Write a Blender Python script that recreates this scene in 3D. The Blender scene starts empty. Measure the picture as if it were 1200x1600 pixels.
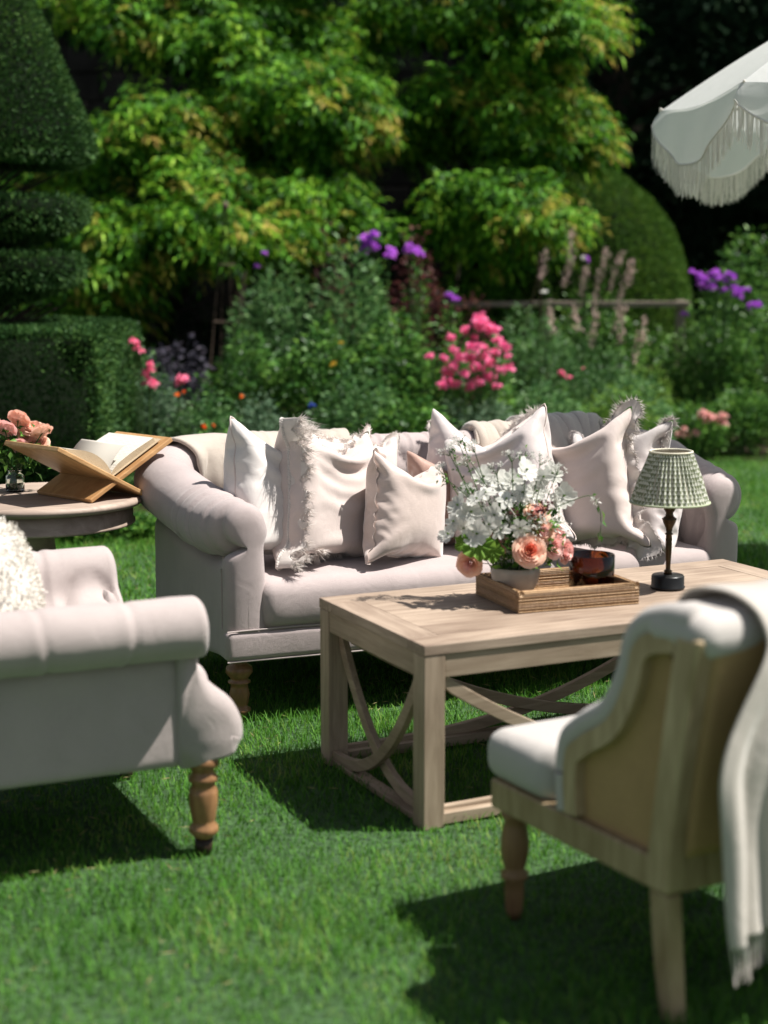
import bpy, math, random
import numpy as np
from mathutils import Vector, Matrix

# ------------------------------------------------------------------ camera, light, exposure
S = bpy.context.scene
R = math.radians
rng = np.random.default_rng(7)
random.seed(7)
cam_d = bpy.data.cameras.new('camera'); cam = bpy.data.objects.new('camera', cam_d)
S.collection.objects.link(cam); S.camera = cam
CAM_H, PITCH, FPX = 1.3541, 0.151869, 2530.34
cam.location = (0, 0, CAM_H); cam.rotation_euler = (math.pi/2 - PITCH, 0, 0)
cam_d.sensor_fit = 'VERTICAL'; cam_d.sensor_height = 36; cam_d.lens = FPX/1600*36
cam_d.clip_start = 0.05; cam_d.clip_end = 400
cam_d.dof.use_dof = True; cam_d.dof.focus_distance = 5.0; cam_d.dof.aperture_fstop = 1.85
W = bpy.data.worlds.new('World'); S.world = W; W.use_nodes = True
wn = W.node_tree.nodes; wl = W.node_tree.links
sky = wn.new('ShaderNodeTexSky'); sky.sky_type = 'NISHITA'; sky.sun_disc = False
SUN_EL = 60.0
sky.sun_elevation = R(SUN_EL); sky.sun_rotation = R(90)
sky.air_density = 1.0; sky.dust_density = 0.8; sky.ozone_density = 1.2
hsv = wn.new('ShaderNodeHueSaturation'); hsv.inputs['Saturation'].default_value = 0.5   # sky colour muted so the fill in the shade is less blue
wl.new(sky.outputs[0], hsv.inputs['Color']); wl.new(hsv.outputs[0], wn['Background'].inputs[0]); wn['Background'].inputs[1].default_value = 0.05
sun_d = bpy.data.lights.new('sun', 'SUN'); sun = bpy.data.objects.new('sun', sun_d)
S.collection.objects.link(sun); sun_d.energy = 5.0; sun_d.angle = R(0.53); sun_d.color = (1, 0.965, 0.90)
sun.rotation_euler = (0, R(90-SUN_EL), 0); sun.location = (6, 0, 12)
S.view_settings.view_transform = 'Standard'; S.view_settings.look = 'None'
S.view_settings.exposure = 0.80; S.view_settings.gamma = 1; S.view_settings.use_curve_mapping = False
S.render.engine = 'CYCLES'
S.cycles.max_bounces = 8; S.cycles.transparent_max_bounces = 12; S.cycles.use_denoising = True
S.cycles.diffuse_bounces = 3; S.cycles.glossy_bounces = 3; S.cycles.transmission_bounces = 6

# ------------------------------------------------------------------ helpers
COL = S.collection
def mesh(name, V, F, mats=None, uv=None, smooth=True, mi=None):
    V = np.asarray(V, np.float32)
    me = bpy.data.meshes.new(name)
    if isinstance(F, np.ndarray):
        n, k = F.shape
        me.vertices.add(len(V)); me.vertices.foreach_set('co', V.ravel())
        me.loops.add(n*k); me.loops.foreach_set('vertex_index', F.astype(np.int32).ravel())
        me.polygons.add(n); me.polygons.foreach_set('loop_start', np.arange(0, n*k, k, dtype=np.int32))
        me.update(calc_edges=True)
    else:
        me.from_pydata([tuple(map(float, v)) for v in V], [], [tuple(map(int, f)) for f in F])
    me.validate()
    if uv is not None:
        l = me.uv_layers.new(name='UVMap'); vi = np.empty(len(me.loops), np.int32)
        me.loops.foreach_get('vertex_index', vi)
        l.data.foreach_set('uv', np.asarray(uv, np.float32)[vi].ravel())
    for m in (mats if isinstance(mats, (list, tuple)) else [mats]):
        if m: me.materials.append(m)
    if mi is not None: me.polygons.foreach_set('material_index', np.asarray(mi, np.int32))
    me.polygons.foreach_set('use_smooth', np.full(len(me.polygons), smooth))
    me.update()
    return me
def ob(name, me, parent=None, loc=(0,0,0), rot=(0,0,0), kind=None, label=None):
    o = bpy.data.objects.new(name, me); COL.objects.link(o)
    o.location = loc; o.rotation_euler = rot
    if parent: o.parent = parent
    if kind: o['kind'] = kind
    if label: o['label'] = label
    return o
def thing(name, label, cat, loc=(0,0,0), rz=0, group=None, me=None, rot=None):
    o = bpy.data.objects.new(name, me); COL.objects.link(o)
    o.location = loc; o.rotation_euler = rot if rot else (0,0,rz)
    o['label'] = label; o['category'] = cat
    if group: o['group'] = group
    return o
class MB:
    def __init__(s): s.V=[]; s.F=[]; s.n=0
    def add(s, V, F):
        V=np.asarray(V,float); s.V.append(V)
        s.F += [tuple(int(i)+s.n for i in f) for f in F]; s.n += len(V); return s
    def xf(s, M):
        M=np.array(M); s.V=[v@M[:3,:3].T+M[:3,3] for v in s.V]; return s
    def me(s, name, mat, smooth=True): return mesh(name, np.vstack(s.V), s.F, mat, smooth=smooth)
def box(x0,x1,y0,y1,z0,z1):
    V=[(x,y,z) for z in (z0,z1) for y in (y0,y1) for x in (x0,x1)]
    return V,[(0,2,3,1),(4,5,7,6),(0,1,5,4),(1,3,7,5),(3,2,6,7),(2,0,4,6)]
def bevel(o, w=0.003, seg=2, ang=30):
    m=o.modifiers.new('bevel','BEVEL'); m.width=w; m.segments=seg; m.limit_method='ANGLE'; m.angle_limit=R(ang)
    return o
def subsurf(o, l=1):
    m=o.modifiers.new('subsurf','SUBSURF'); m.levels=l; m.render_levels=l; return o
def boxo(name,b,mat,parent,bev=0.003,**k):
    V,F=box(*b); o=ob(name,mesh(name,V,F,mat,smooth=False),parent,**k); return bevel(o,bev) if bev else o
def grid_faces(nu,nv,cu=False,cv=False,off=0):
    I=np.arange(nu if cu else nu-1); J=np.arange(nv if cv else nv-1)
    i,j=np.meshgrid(I,J,indexing='ij'); i2=(i+1)%nu; j2=(j+1)%nv
    return (np.stack([i*nv+j,i2*nv+j,i2*nv+j2,i*nv+j2],-1).reshape(-1,4)+off)
def lathe(prof, seg=32, cap=True):
    prof=np.asarray(prof,float); n=len(prof); a=np.linspace(0,2*math.pi,seg,endpoint=False)
    V=np.stack([prof[:,0][None]*np.cos(a)[:,None],prof[:,0][None]*np.sin(a)[:,None],np.repeat(prof[:,1][None],seg,0)],-1).reshape(-1,3)
    F=[tuple(f) for f in grid_faces(seg,n,cu=True)]
    if cap:
        F.append(tuple(i*n for i in range(seg))[::-1]); F.append(tuple(i*n+n-1 for i in range(seg)))
    return V,F
def tube(pts, r, seg=8, cap=True):
    pts=np.asarray(pts,float); n=len(pts); r=np.broadcast_to(np.asarray(r,float),(n,))
    T=np.gradient(pts,axis=0); T/=np.linalg.norm(T,axis=1)[:,None]+1e-9
    ref=np.array([0,0,1.]) if abs(T[:,2]).mean()<.8 else np.array([1.,0,0])
    A=np.cross(T,ref); A/=np.linalg.norm(A,axis=1)[:,None]+1e-9; B=np.cross(T,A)
    a=np.linspace(0,2*math.pi,seg,endpoint=False)
    V=(pts[:,None]+r[:,None,None]*(A[:,None]*np.cos(a)[None,:,None]+B[:,None]*np.sin(a)[None,:,None])).reshape(-1,3)
    F=[tuple(f) for f in grid_faces(n,seg,cv=True)]
    if cap: F+= [tuple(range(seg))[::-1], tuple((n-1)*seg+i for i in range(seg))]
    return V,F
def smooth_path(pts, n):
    pts=np.asarray(pts,float); m=len(pts); t=np.linspace(0,m-1,n); i=np.clip(t.astype(int),0,m-2); f=(t-i)[:,None]
    P=lambda k: pts[np.clip(k,0,m-1)]
    p0,p1,p2,p3=P(i-1),P(i),P(i+1),P(i+2)
    return .5*((2*p1)+(-p0+p2)*f+(2*p0-5*p1+4*p2-p3)*f**2+(-p0+3*p1-3*p2+p3)*f**3)
_nt=rng.uniform(-1,1,(32,32,32))
def noise3(P, sc=1.0, off=0.0):
    p=np.asarray(P,float)*sc+off; i=np.floor(p).astype(int); f=p-i; f=f*f*(3-2*f); r=0
    for a in (0,1):
        for b in (0,1):
            for c in (0,1):
                w=(f[...,0] if a else 1-f[...,0])*(f[...,1] if b else 1-f[...,1])*(f[...,2] if c else 1-f[...,2])
                r=r+w*_nt[(i[...,0]+a)%32,(i[...,1]+b)%32,(i[...,2]+c)%32]
    return r
def rotm(rz=0,rx=0,ry=0):
    return np.array(Matrix.Rotation(rz,3,'Z')@Matrix.Rotation(ry,3,'Y')@Matrix.Rotation(rx,3,'X'))

# ------------------------------------------------------------------ materials
def newmat(name):
    m=bpy.data.materials.new(name); m.use_nodes=True; nt=m.node_tree
    return m,nt.nodes,nt.links,nt.nodes['Principled BSDF']
def ramp(n,stops):
    r=n.new('ShaderNodeValToRGB'); e=r.color_ramp.elements
    while len(e)<len(stops): e.new(0.5)
    for k,(p,c) in zip(e,stops): k.position=p; k.color=(*c,1)
    return r
def fabric(name,col,var=0.10,weave=900,bump=0.25,rough=0.85,sheen=0.3,spec=0.2,slub=None,big=6,trans=0):
    m,n,l,b=newmat(name); tc=n.new('ShaderNodeTexCoord')
    a=n.new('ShaderNodeTexNoise'); a.inputs['Scale'].default_value=big; a.inputs['Detail'].default_value=4
    l.new(tc.outputs['Object'],a.inputs['Vector'])
    mp=n.new('ShaderNodeMapping'); mp.inputs['Scale'].default_value=slub or (1,1,6); l.new(tc.outputs['Object'],mp.inputs[0])
    w=n.new('ShaderNodeTexNoise'); w.inputs['Scale'].default_value=weave/6; w.inputs['Detail'].default_value=3
    l.new(mp.outputs[0],w.inputs['Vector'])
    mx=n.new('ShaderNodeMath'); mx.operation='ADD'; l.new(a.outputs[0],mx.inputs[0]); l.new(w.outputs[0],mx.inputs[1])
    lo=tuple(c*(1-var) for c in col); hi=tuple(min(.9,c*(1+var)) for c in col)
    r=ramp(n,[(0.3,lo),(0.7,hi)]); hf=n.new('ShaderNodeMath'); hf.operation='MULTIPLY'; hf.inputs[1].default_value=.5
    l.new(mx.outputs[0],hf.inputs[0]); l.new(hf.outputs[0],r.inputs[0]); l.new(r.outputs[0],b.inputs['Base Color'])
    bp=n.new('ShaderNodeBump'); bp.inputs['Strength'].default_value=bump; bp.inputs['Distance'].default_value=0.0012
    cr=n.new('ShaderNodeTexNoise'); cr.inputs['Scale'].default_value=13; cr.inputs['Detail'].default_value=5; cr.inputs['Distortion'].default_value=.8; l.new(tc.outputs['Object'],cr.inputs['Vector'])
    b2=n.new('ShaderNodeBump'); b2.inputs['Strength'].default_value=.30; b2.inputs['Distance'].default_value=.010; l.new(cr.outputs[0],b2.inputs['Height'])
    l.new(w.outputs[0],bp.inputs['Height']); l.new(b2.outputs[0],bp.inputs['Normal']); l.new(bp.outputs[0],b.inputs['Normal'])
    b.inputs['Roughness'].default_value=rough; b.inputs['Sheen Weight'].default_value=sheen
    b.inputs['Sheen Roughness'].default_value=.4; b.inputs['Specular IOR Level'].default_value=spec
    if trans:
        t=n.new('ShaderNodeBsdfTranslucent'); l.new(r.outputs[0],t.inputs[0]); s=n.new('ShaderNodeMixShader'); s.inputs[0].default_value=trans
        l.new(b.outputs[0],s.inputs[1]); l.new(t.outputs[0],s.inputs[2]); l.new(s.outputs[0],n['Material Output'].inputs[0])
    return m
def wood(name,c1,c2,scale=(2,30,30),rough=.55,bump=.25,spec=.3):
    m,n,l,b=newmat(name); tc=n.new('ShaderNodeTexCoord'); mp=n.new('ShaderNodeMapping'); mp.inputs['Scale'].default_value=scale
    oi=n.new('ShaderNodeObjectInfo'); ad=n.new('ShaderNodeVectorMath'); ad.operation='ADD'
    l.new(tc.outputs['Object'],ad.inputs[0]); l.new(oi.outputs['Random'],ad.inputs[1]); l.new(ad.outputs[0],mp.inputs[0])
    a=n.new('ShaderNodeTexNoise'); a.inputs['Scale'].default_value=1.6; a.inputs['Detail'].default_value=8; a.inputs['Roughness'].default_value=.65; a.inputs['Distortion'].default_value=.6
    l.new(mp.outputs[0],a.inputs['Vector'])
    big=n.new('ShaderNodeTexNoise'); big.inputs['Scale'].default_value=3; l.new(ad.outputs[0],big.inputs['Vector'])
    mm=n.new('ShaderNodeMath'); mm.operation='MULTIPLY_ADD'; mm.inputs[1].default_value=.45; l.new(big.outputs[0],mm.inputs[0]); 
    sc=n.new('ShaderNodeMath'); sc.operation='MULTIPLY'; sc.inputs[1].default_value=.55; l.new(a.outputs[0],sc.inputs[0]); l.new(sc.outputs[0],mm.inputs[2])
    r=ramp(n,[(.36,c1),(.5,tuple((x+y)/2 for x,y in zip(c1,c2))),(.62,c2)]); l.new(mm.outputs[0],r.inputs[0]); l.new(r.outputs[0],b.inputs['Base Color'])
    bp=n.new('ShaderNodeBump'); bp.inputs['Strength'].default_value=bump; bp.inputs['Distance'].default_value=.001
    l.new(a.outputs[0],bp.inputs['Height']); l.new(bp.outputs[0],b.inputs['Normal'])
    b.inputs['Roughness'].default_value=rough; b.inputs['Specular IOR Level'].default_value=spec
    return m
def leafmat(name,stops,trans=.35,rough=.45,spec=.35):
    m,n,l,b=newmat(name); g=n.new('ShaderNodeNewGeometry'); r=ramp(n,stops)
    tc=n.new('ShaderNodeTexCoord'); ns=n.new('ShaderNodeTexNoise'); ns.inputs['Scale'].default_value=2.2; l.new(tc.outputs['Object'],ns.inputs['Vector'])
    mm=n.new('ShaderNodeMath'); mm.operation='MULTIPLY_ADD'; mm.inputs[1].default_value=.80; l.new(g.outputs['Random Per Island'],mm.inputs[0])
    s=n.new('ShaderNodeMath'); s.operation='MULTIPLY_ADD'; s.inputs[1].default_value=.95; s.inputs[2].default_value=-.38; l.new(ns.outputs[0],s.inputs[0]); l.new(s.outputs[0],mm.inputs[2])
    l.new(mm.outputs[0],r.inputs[0]); l.new(r.outputs[0],b.inputs['Base Color'])
    b.inputs['Roughness'].default_value=rough+.08; b.inputs['Specular IOR Level'].default_value=spec*.45
    t=n.new('ShaderNodeBsdfTranslucent'); hs=n.new('ShaderNodeHueSaturation'); hs.inputs['Hue'].default_value=.485; hs.inputs['Value'].default_value=1.25
    l.new(r.outputs[0],hs.inputs['Color']); l.new(hs.outputs[0],t.inputs[0])
    x=n.new('ShaderNodeMixShader'); x.inputs[0].default_value=trans; l.new(b.outputs[0],x.inputs[1]); l.new(t.outputs[0],x.inputs[2])
    l.new(x.outputs[0],n['Material Output'].inputs[0]); return m
def plain(name,col,rough=.6,spec=.3,metal=0,noise=0,nscale=30,bump=0,trans=0):
    m,n,l,b=newmat(name); b.inputs['Base Color'].default_value=(*col,1); b.inputs['Roughness'].default_value=rough
    b.inputs['Specular IOR Level'].default_value=spec; b.inputs['Metallic'].default_value=metal
    if noise or bump:
        tc=n.new('ShaderNodeTexCoord'); a=n.new('ShaderNodeTexNoise'); a.inputs['Scale'].default_value=nscale; a.inputs['Detail'].default_value=5
        l.new(tc.outputs['Object'],a.inputs['Vector']); r=ramp(n,[(.3,tuple(c*(1-noise) for c in col)),(.7,tuple(min(1,c*(1+noise)) for c in col))])
        l.new(a.outputs[0],r.inputs[0]); l.new(r.outputs[0],b.inputs['Base Color'])
        if bump:
            bp=n.new('ShaderNodeBump'); bp.inputs['Strength'].default_value=bump; bp.inputs['Distance'].default_value=.003
            l.new(a.outputs[0],bp.inputs['Height']); l.new(bp.outputs[0],b.inputs['Normal'])
    if trans:
        src=b.inputs['Base Color'].links[0].from_socket if b.inputs['Base Color'].links else None
        t=n.new('ShaderNodeBsdfTranslucent'); t.inputs[0].default_value=(*col,1)
        if src: l.new(src,t.inputs[0])
        s=n.new('ShaderNodeMixShader'); s.inputs[0].default_value=trans
        l.new(b.outputs[0],s.inputs[1]); l.new(t.outputs[0],s.inputs[2]); l.new(s.outputs[0],n['Material Output'].inputs[0])
    return m

M={}
M['linen']=fabric('sofa_linen',(.405,.340,.332),.12,weave=1500,bump=.8)
M['linen_arm']=fabric('armchair_linen',(.405,.345,.332),.12,weave=1300,bump=.8)
M['piping']=fabric('piping_cord',(.36,.305,.29),.05)
M['seam']=plain('seam_shadow_thread',(.16,.13,.13),.9)
M['oak']=wood('weathered_oak',(.19,.135,.10),(.42,.325,.25),(3,34,34))
M['oak_leg']=wood('weathered_oak_upright',(.20,.145,.10),(.40,.31,.23),(34,34,3))
M['turned']=wood('turned_beech',(.17,.085,.04),(.35,.185,.085),(26,26,5),rough=.35,spec=.45)
M['stand']=wood('honey_wood',(.34,.175,.07),(.54,.33,.155),(5,26,26),rough=.45)
M['round']=wood('limed_oak',(.24,.18,.145),(.42,.33,.27),(4,20,20),rough=.55)
M['chairwood']=wood('pale_chair_oak',(.27,.19,.10),(.52,.40,.25),(22,22,3),rough=.5)
M['chairlinen']=fabric('pale_grey_linen',(.47,.435,.41),.06,weave=1400,bump=.3)
M['cane']=fabric('tan_burlap',(.40,.26,.125),.18,weave=700,bump=.6,rough=.8,sheen=0)
M['brass']=plain('aged_brass',(.055,.038,.022),.35,.5,metal=.85,noise=.35,nscale=60)
M['black']=plain('black_metal',(.012,.012,.012),.35,.5,metal=.4)
M['dark_wood']=plain('dark_foot',(.03,.018,.012),.5)
M['paper']=plain('aged_paper',(.54,.50,.44),.8,.1)
M['pageedge']=fabric('page_edges',(.47,.37,.25),.22,weave=3000,bump=.7,sheen=0,slub=(1,1,30))
M['soil']=plain('soil',(.03,.022,.015),.95,.05,noise=.4,nscale=12,bump=.5)
# --- silky pillow fabrics
M['ivory']=fabric('ivory_velvet',(.68,.63,.60),.05,weave=500,bump=.12,rough=.5,sheen=.8,spec=.35)
M['ivory2']=fabric('ivory_velvet_cool',(.62,.63,.62),.05,weave=500,bump=.12,rough=.5,sheen=.8,spec=.35)
M['blush']=fabric('blush_linen',(.59,.50,.465),.06,weave=1300,bump=.3,sheen=.4)
M['blushv']=fabric('blush_velvet',(.58,.475,.43),.08,weave=400,bump=.12,rough=.42,sheen=.9,spec=.4)
M['rosev']=fabric('dusty_rose_velvet',(.40,.25,.20),.08,weave=400,bump=.12,rough=.42,sheen=.9,spec=.4)
M['satin']=fabric('pearl_satin',(.60,.53,.515),.05,weave=400,bump=.06,rough=.30,sheen=.5,spec=.6)
M['silver']=fabric('greige_linen',(.50,.455,.44),.06,weave=1300,bump=.3,sheen=.5)  # blush linen with the parasol's shade mixed into its colour
M['fringe']=fabric('cotton_fringe',(.70,.64,.60),.10,weave=800,bump=.3,trans=.15)
M['greyfringe']=fabric('greige_fringe',(.54,.49,.465),.10,weave=800,bump=.3,trans=.15)  # the cotton fringe again, darkened to stand for parasol shade
M['throw']=fabric('beige_wool_throw',(.44,.38,.325),.09,weave=700,bump=.7,sheen=.6)
M['greythrow']=fabric('beige_wool_throw_shaded',(.40,.36,.33),.09,weave=700,bump=.7,sheen=.6)  # same beige throw, greyed in colour where the parasol shades it
M['palethrow']=fabric('pale_wool_throw',(.52,.475,.425),.09,weave=700,bump=.6,sheen=.5,trans=.12)
M['fur']=fabric('cream_boucle',(.66,.62,.56),.05,weave=260,bump=1.0,rough=.9,sheen=.9,big=20)
M['canvas']=fabric('parasol_canvas',(.80,.80,.79),.03,weave=900,bump=.15,sheen=.1,trans=.42)
M['pfringe']=fabric('parasol_fringe',(.84,.81,.75),.06,weave=900,bump=.2,trans=.25)
M['straw']=leafmat('dry_grass_clippings',[(0,(.22,.20,.08)),(1,(.42,.36,.18))],.2,.6,.2)
# --- foliage
M['grass']=leafmat('grass_blades',[(0,(.026,.095,.012)),(.45,(.062,.195,.020)),(.8,(.120,.285,.038)),(1,(.26,.32,.08))],.30,.5,.3)
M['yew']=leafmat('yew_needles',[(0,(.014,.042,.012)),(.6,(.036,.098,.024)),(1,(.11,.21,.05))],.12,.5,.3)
M['yewlit']=leafmat('yew_dome_needles',[(0,(.032,.085,.014)),(.6,(.075,.17,.024)),(1,(.18,.29,.045))],.15,.55,.25)  # lighter copy of the yew needles, sunlight put into the colour
M['core']=plain('inner_shade_core',(.006,.010,.005),.95,.05)  # near-black solid filling, paints the shade between the needles
M['dark']=leafmat('dark_tree_leaves',[(0,(.006,.018,.010)),(.6,(.014,.034,.016)),(1,(.03,.055,.026))],.15,.65,.10)  # very low leaf colour carries the shade of the background
M['wist']=leafmat('wisteria_leaves',[(0,(.007,.036,.007)),(.36,(.036,.135,.012)),(.68,(.125,.36,.024)),(1,(.36,.58,.05))],.30,.45,.35)
M['wistgold']=leafmat('wisteria_young_leaves',[(0,(.20,.28,.03)),(.5,(.42,.42,.06)),(1,(.60,.42,.13))],.40,.45,.35)
M['green']=leafmat('border_leaves',[(0,(.012,.048,.010)),(.5,(.055,.165,.028)),(1,(.22,.43,.08))],.30,.35,.6)
M['bluegreen']=leafmat('blue_green_leaves',[(0,(.018,.062,.018)),(.5,(.068,.180,.052)),(1,(.25,.43,.16))],.30,.38,.6)
M['silverleaf']=leafmat('silvery_leaves',[(0,(.035,.085,.04)),(.5,(.11,.19,.11)),(1,(.24,.34,.21))],.30,.6,.3)
M['lime']=leafmat('lime_leaves',[(0,(.06,.14,.02)),(.5,(.13,.26,.04)),(1,(.24,.38,.08))],.35,.5,.3)
M['bronze']=leafmat('burgundy_leaves',[(0,(.030,.012,.014)),(.5,(.085,.028,.030)),(1,(.17,.07,.05))],.35,.45,.35)
M['mauve']=leafmat('mauve_grey_leaves',[(0,(.03,.028,.04)),(.5,(.07,.065,.09)),(1,(.13,.11,.14))],.25,.6,.3)
M['stem']=plain('green_stem',(.06,.12,.035),.6)
M['twig']=plain('brown_twig',(.10,.07,.05),.8,noise=.3)
M['bark']=plain('bark',(.06,.048,.038),.9,.1,noise=.4,nscale=14,bump=.8)
def petal(name,a,b_,tr=.35):
    return leafmat(name,[(0,a),(1,b_)],tr,.6,.2)
M['pink']=petal('pink_petals',(.78,.12,.30),(.95,.30,.48))
M['hotpink']=petal('hot_pink_petals',(.82,.16,.30),(.94,.34,.46))
M['purple']=petal('purple_petals',(.38,.05,.55),(.64,.20,.80))
M['palepink']=petal('pale_pink_petals',(.70,.36,.34),(.84,.58,.52))
M['whitepet']=petal('white_petals',(.58,.58,.54),(.80,.79,.74),.3)
M['peach']=petal('peach_petals',(.82,.50,.37),(.88,.64,.52),.3)
M['peachcore']=petal('coral_petals',(.84,.26,.15),(.88,.40,.25),.3)
M['rosepink']=petal('pink_rose_petals',(.82,.46,.42),(.90,.64,.58),.3)
M['plume']=petal('plume_pink',(.50,.36,.32),(.74,.56,.51),.3)
M['orange']=petal('orange_petals',(.75,.12,.02),(.82,.22,.04))
M['blue']=petal('blue_petals',(.05,.06,.45),(.10,.12,.6))
M['yellow']=petal('yellow_petals',(.55,.35,.03),(.7,.5,.08))
# ------------------------------------------------------------------ foliage generators
def unit(v): return v/(np.linalg.norm(v,axis=-1,keepdims=True)+1e-9)
def leaves(P, D, L, asp=.42, fold=.25, droop=.25, jitter=.5, rg=rng):
    """one folded, bent leaf (4 triangles, 6 vertices) per point: P base, D direction, L length"""
    n=len(P); D=unit(D+rg.normal(0,jitter,(n,3))); L=np.broadcast_to(L,(n,))*rg.uniform(.7,1.25,n)
    up=unit(rg.normal(0,.6,(n,3))+[0,0,1]); Sd=unit(np.cross(D,up)); N=np.cross(Sd,D)
    Lc=L[:,None]; w=Lc*asp*.5
    mid=P+D*Lc*.45; tip=P+D*Lc-N*Lc*droop; tip[:,2]-=L*droop*.3
    V=np.stack([P, mid-Sd*w+N*w*fold, mid+Sd*w+N*w*fold, mid-N*Lc*.02, tip],1).reshape(-1,3)
    b=(np.arange(n)*5)[:,None]
    F=np.concatenate([b+[0,3,1],b+[0,2,3],b+[1,3,4],b+[3,2,4]],0)
    return V,F
def quads(P, D, L, asp=.3, jitter=.5, rg=rng):
    """cheap two-triangle leaf"""
    n=len(P); D=unit(D+rg.normal(0,jitter,(n,3))); L=(np.broadcast_to(L,(n,))*rg.uniform(.6,1.3,n))[:,None]
    Sd=unit(np.cross(D,rg.normal(0,1,(n,3)))); 
    V=np.stack([P,P+D*L*.5-Sd*L*asp*.5,P+D*L,P+D*L*.5+Sd*L*asp*.5],1).reshape(-1,3)
    b=(np.arange(n)*4)[:,None]
    return V,np.concatenate([b+[0,1,2],b+[0,2,3]],0)
def cat(parts):
    Vs=[];Fs=[];o=0
    for V,F in parts: Vs.append(V); Fs.append(F+o); o+=len(V)
    return np.vstack(Vs),np.vstack(Fs)
def ball_points(n,c,r,shell=.5,rg=rng):
    d=unit(rg.normal(0,1,(n,3))); q=rg.uniform(shell,1,n)[:,None]
    return np.asarray(c)+d*np.asarray(r)*q, d
def compound(P,D,L,pairs=5,rg=rng):
    n=len(P); D=unit(D); L=L*rg.uniform(.75,1.2,n); Sd=unit(np.cross(D,unit(rg.normal(0,.45,(n,3))+[0,0,1]))); N=np.cross(Sd,D)
    bs=[];ds=[]
    for k in range(pairs):
        t=(k+.8)/(pairs+.6)
        b=P+D*(L*t)[:,None]-np.array([0,0,1.])*(L*t*t*.30)[:,None]
        for s in (-1,1): bs.append(b); ds.append(Sd*s*.9+D*.55-N*.15+np.array([0,0,-.22]))
    bs.append(P+D*L[:,None]-np.array([0,0,1.])*(L*.30)[:,None]); ds.append(D+np.array([0,0,-.8]))
    B=np.vstack(bs); DD=np.vstack(ds)
    return leaves(B,DD,np.tile(L,2*pairs+1)*.36,asp=.27,jitter=.15,rg=rg)

def box_surf(hx,hy,z0,z1):
    def f(n):
        ar=np.array([2*hx*(z1-z0),2*hx*(z1-z0),2*hy*(z1-z0),2*hy*(z1-z0),4*hx*hy]); i=rng.choice(5,n,p=ar/ar.sum()); u=rng.uniform(-1,1,n); v=rng.uniform(0,1,n)
        P=np.zeros((n,3)); N=np.zeros((n,3))
        for k,(sx,sy) in enumerate(((0,-1),(0,1),(-1,0),(1,0))):
            q=i==k; P[q]=np.stack([u[q]*hx if sx==0 else np.full(q.sum(),sx*hx),u[q]*hy if sy==0 else np.full(q.sum(),sy*hy),z0+v[q]*(z1-z0)],-1); N[q]=(sx,sy,0)
        q=i==4; P[q]=np.stack([u[q]*hx,(v[q]*2-1)*hy,np.full(q.sum(),z1)],-1); N[q]=(0,0,1)
        e=.07; rx=np.clip((np.abs(P[:,0])-hx+e)/e,0,1); rz=np.clip((P[:,2]-z1+e)/e,0,1); P[:,2]-=rx*rx*.03*(i==4); P[:,0]-=np.sign(P[:,0])*rz*rz*.03*(i>1)*(i<4); P[:,1]-=np.sign(P[:,1])*rz*rz*.03*(i<2)
        return P,N
    return f

# ------------------------------------------------------------------ the ground
g=np.linspace(-60,60,61)
gx,gy=np.meshgrid(g,g+40,indexing='ij')
m,n_,l_,b_=newmat('lawn_turf')
tc=n_.new('ShaderNodeTexCoord'); a=n_.new('ShaderNodeTexNoise'); a.inputs['Scale'].default_value=60; a.inputs['Detail'].default_value=6
l_.new(tc.outputs['Object'],a.inputs['Vector']); r=ramp(n_,[(.35,(.012,.035,.010)),(.65,(.045,.11,.028))]); l_.new(a.outputs[0],r.inputs[0]); l_.new(r.outputs[0],b_.inputs['Base Color']); b_.inputs['Roughness'].default_value=.9
ob('lawn',mesh('lawn',np.stack([gx,gy,gx*0],-1).reshape(-1,3),grid_faces(61,61),m),kind='structure')
bed=np.array([(-9,8.35),(-1.9,8.35),(-.9,8.1),(.2,9.2),(1.0,10.7),(2.2,11.15),(5,11.0),(9,11.3),(12,30),(-12,30)])
ob('flower_bed_soil',mesh('flower_bed_soil',[(x,y,.012) for x,y in bed],[tuple(range(len(bed)))],M['soil'],smooth=False),kind='structure')
# grass blades, thick in front and thinner towards the border
def blades(n,y0,y1,h,wd):
    y=np.sqrt(rng.uniform(y0**2,y1**2,n)); x=y*rng.uniform(-.31,.31,n)
    P=np.stack([x,y,np.zeros(n)],-1)
    hs=h*rng.uniform(.55,1.25,n)*(1+.45*noise3(P,2.2)+.25*noise3(P,9.)); a=rng.uniform(0,2*math.pi,n)
    lean=rng.uniform(.1,.85,n); D=np.stack([np.cos(a)*lean,np.sin(a)*lean,np.ones(n)],-1)
    Sd=np.stack([-np.sin(a),np.cos(a),np.zeros(n)],-1)*(wd*rng.uniform(.7,1.3,n))[:,None]
    mid=P+D*(hs*.55)[:,None]; tip=P+D*hs[:,None]; tip[:,:2]+=(D[:,:2]*(hs*.35)[:,None]); tip[:,2]-=hs*.12
    V=np.stack([P-Sd,P+Sd,mid+Sd*.8,mid-Sd*.8,tip],1).reshape(-1,3)
    b=(np.arange(n)*5)[:,None]; return V,np.concatenate([b+[0,1,2],b+[0,2,3],b+[3,2,4]],0)
V,F=cat([blades(110000,2.5,6.2,.030,.0013),blades(105000,6.2,11.4,.036,.0024)])
ob('grass',mesh('grass',V,F,M['grass']),kind='stuff')
n=5200; y=np.sqrt(rng.uniform(2.6**2,9.5**2,n)); P=np.stack([y*rng.uniform(-.3,.3,n),y,rng.uniform(.008,.028,n)],-1); keep=noise3(P,1.1,3)>-.15; P=P[keep]
V,F=quads(P,rng.normal(0,1,P.shape)*[1,1,.12],.030,.07,.05); ob('dry_grass',mesh('dry_grass',V,F,M['straw']),kind='stuff')
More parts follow.
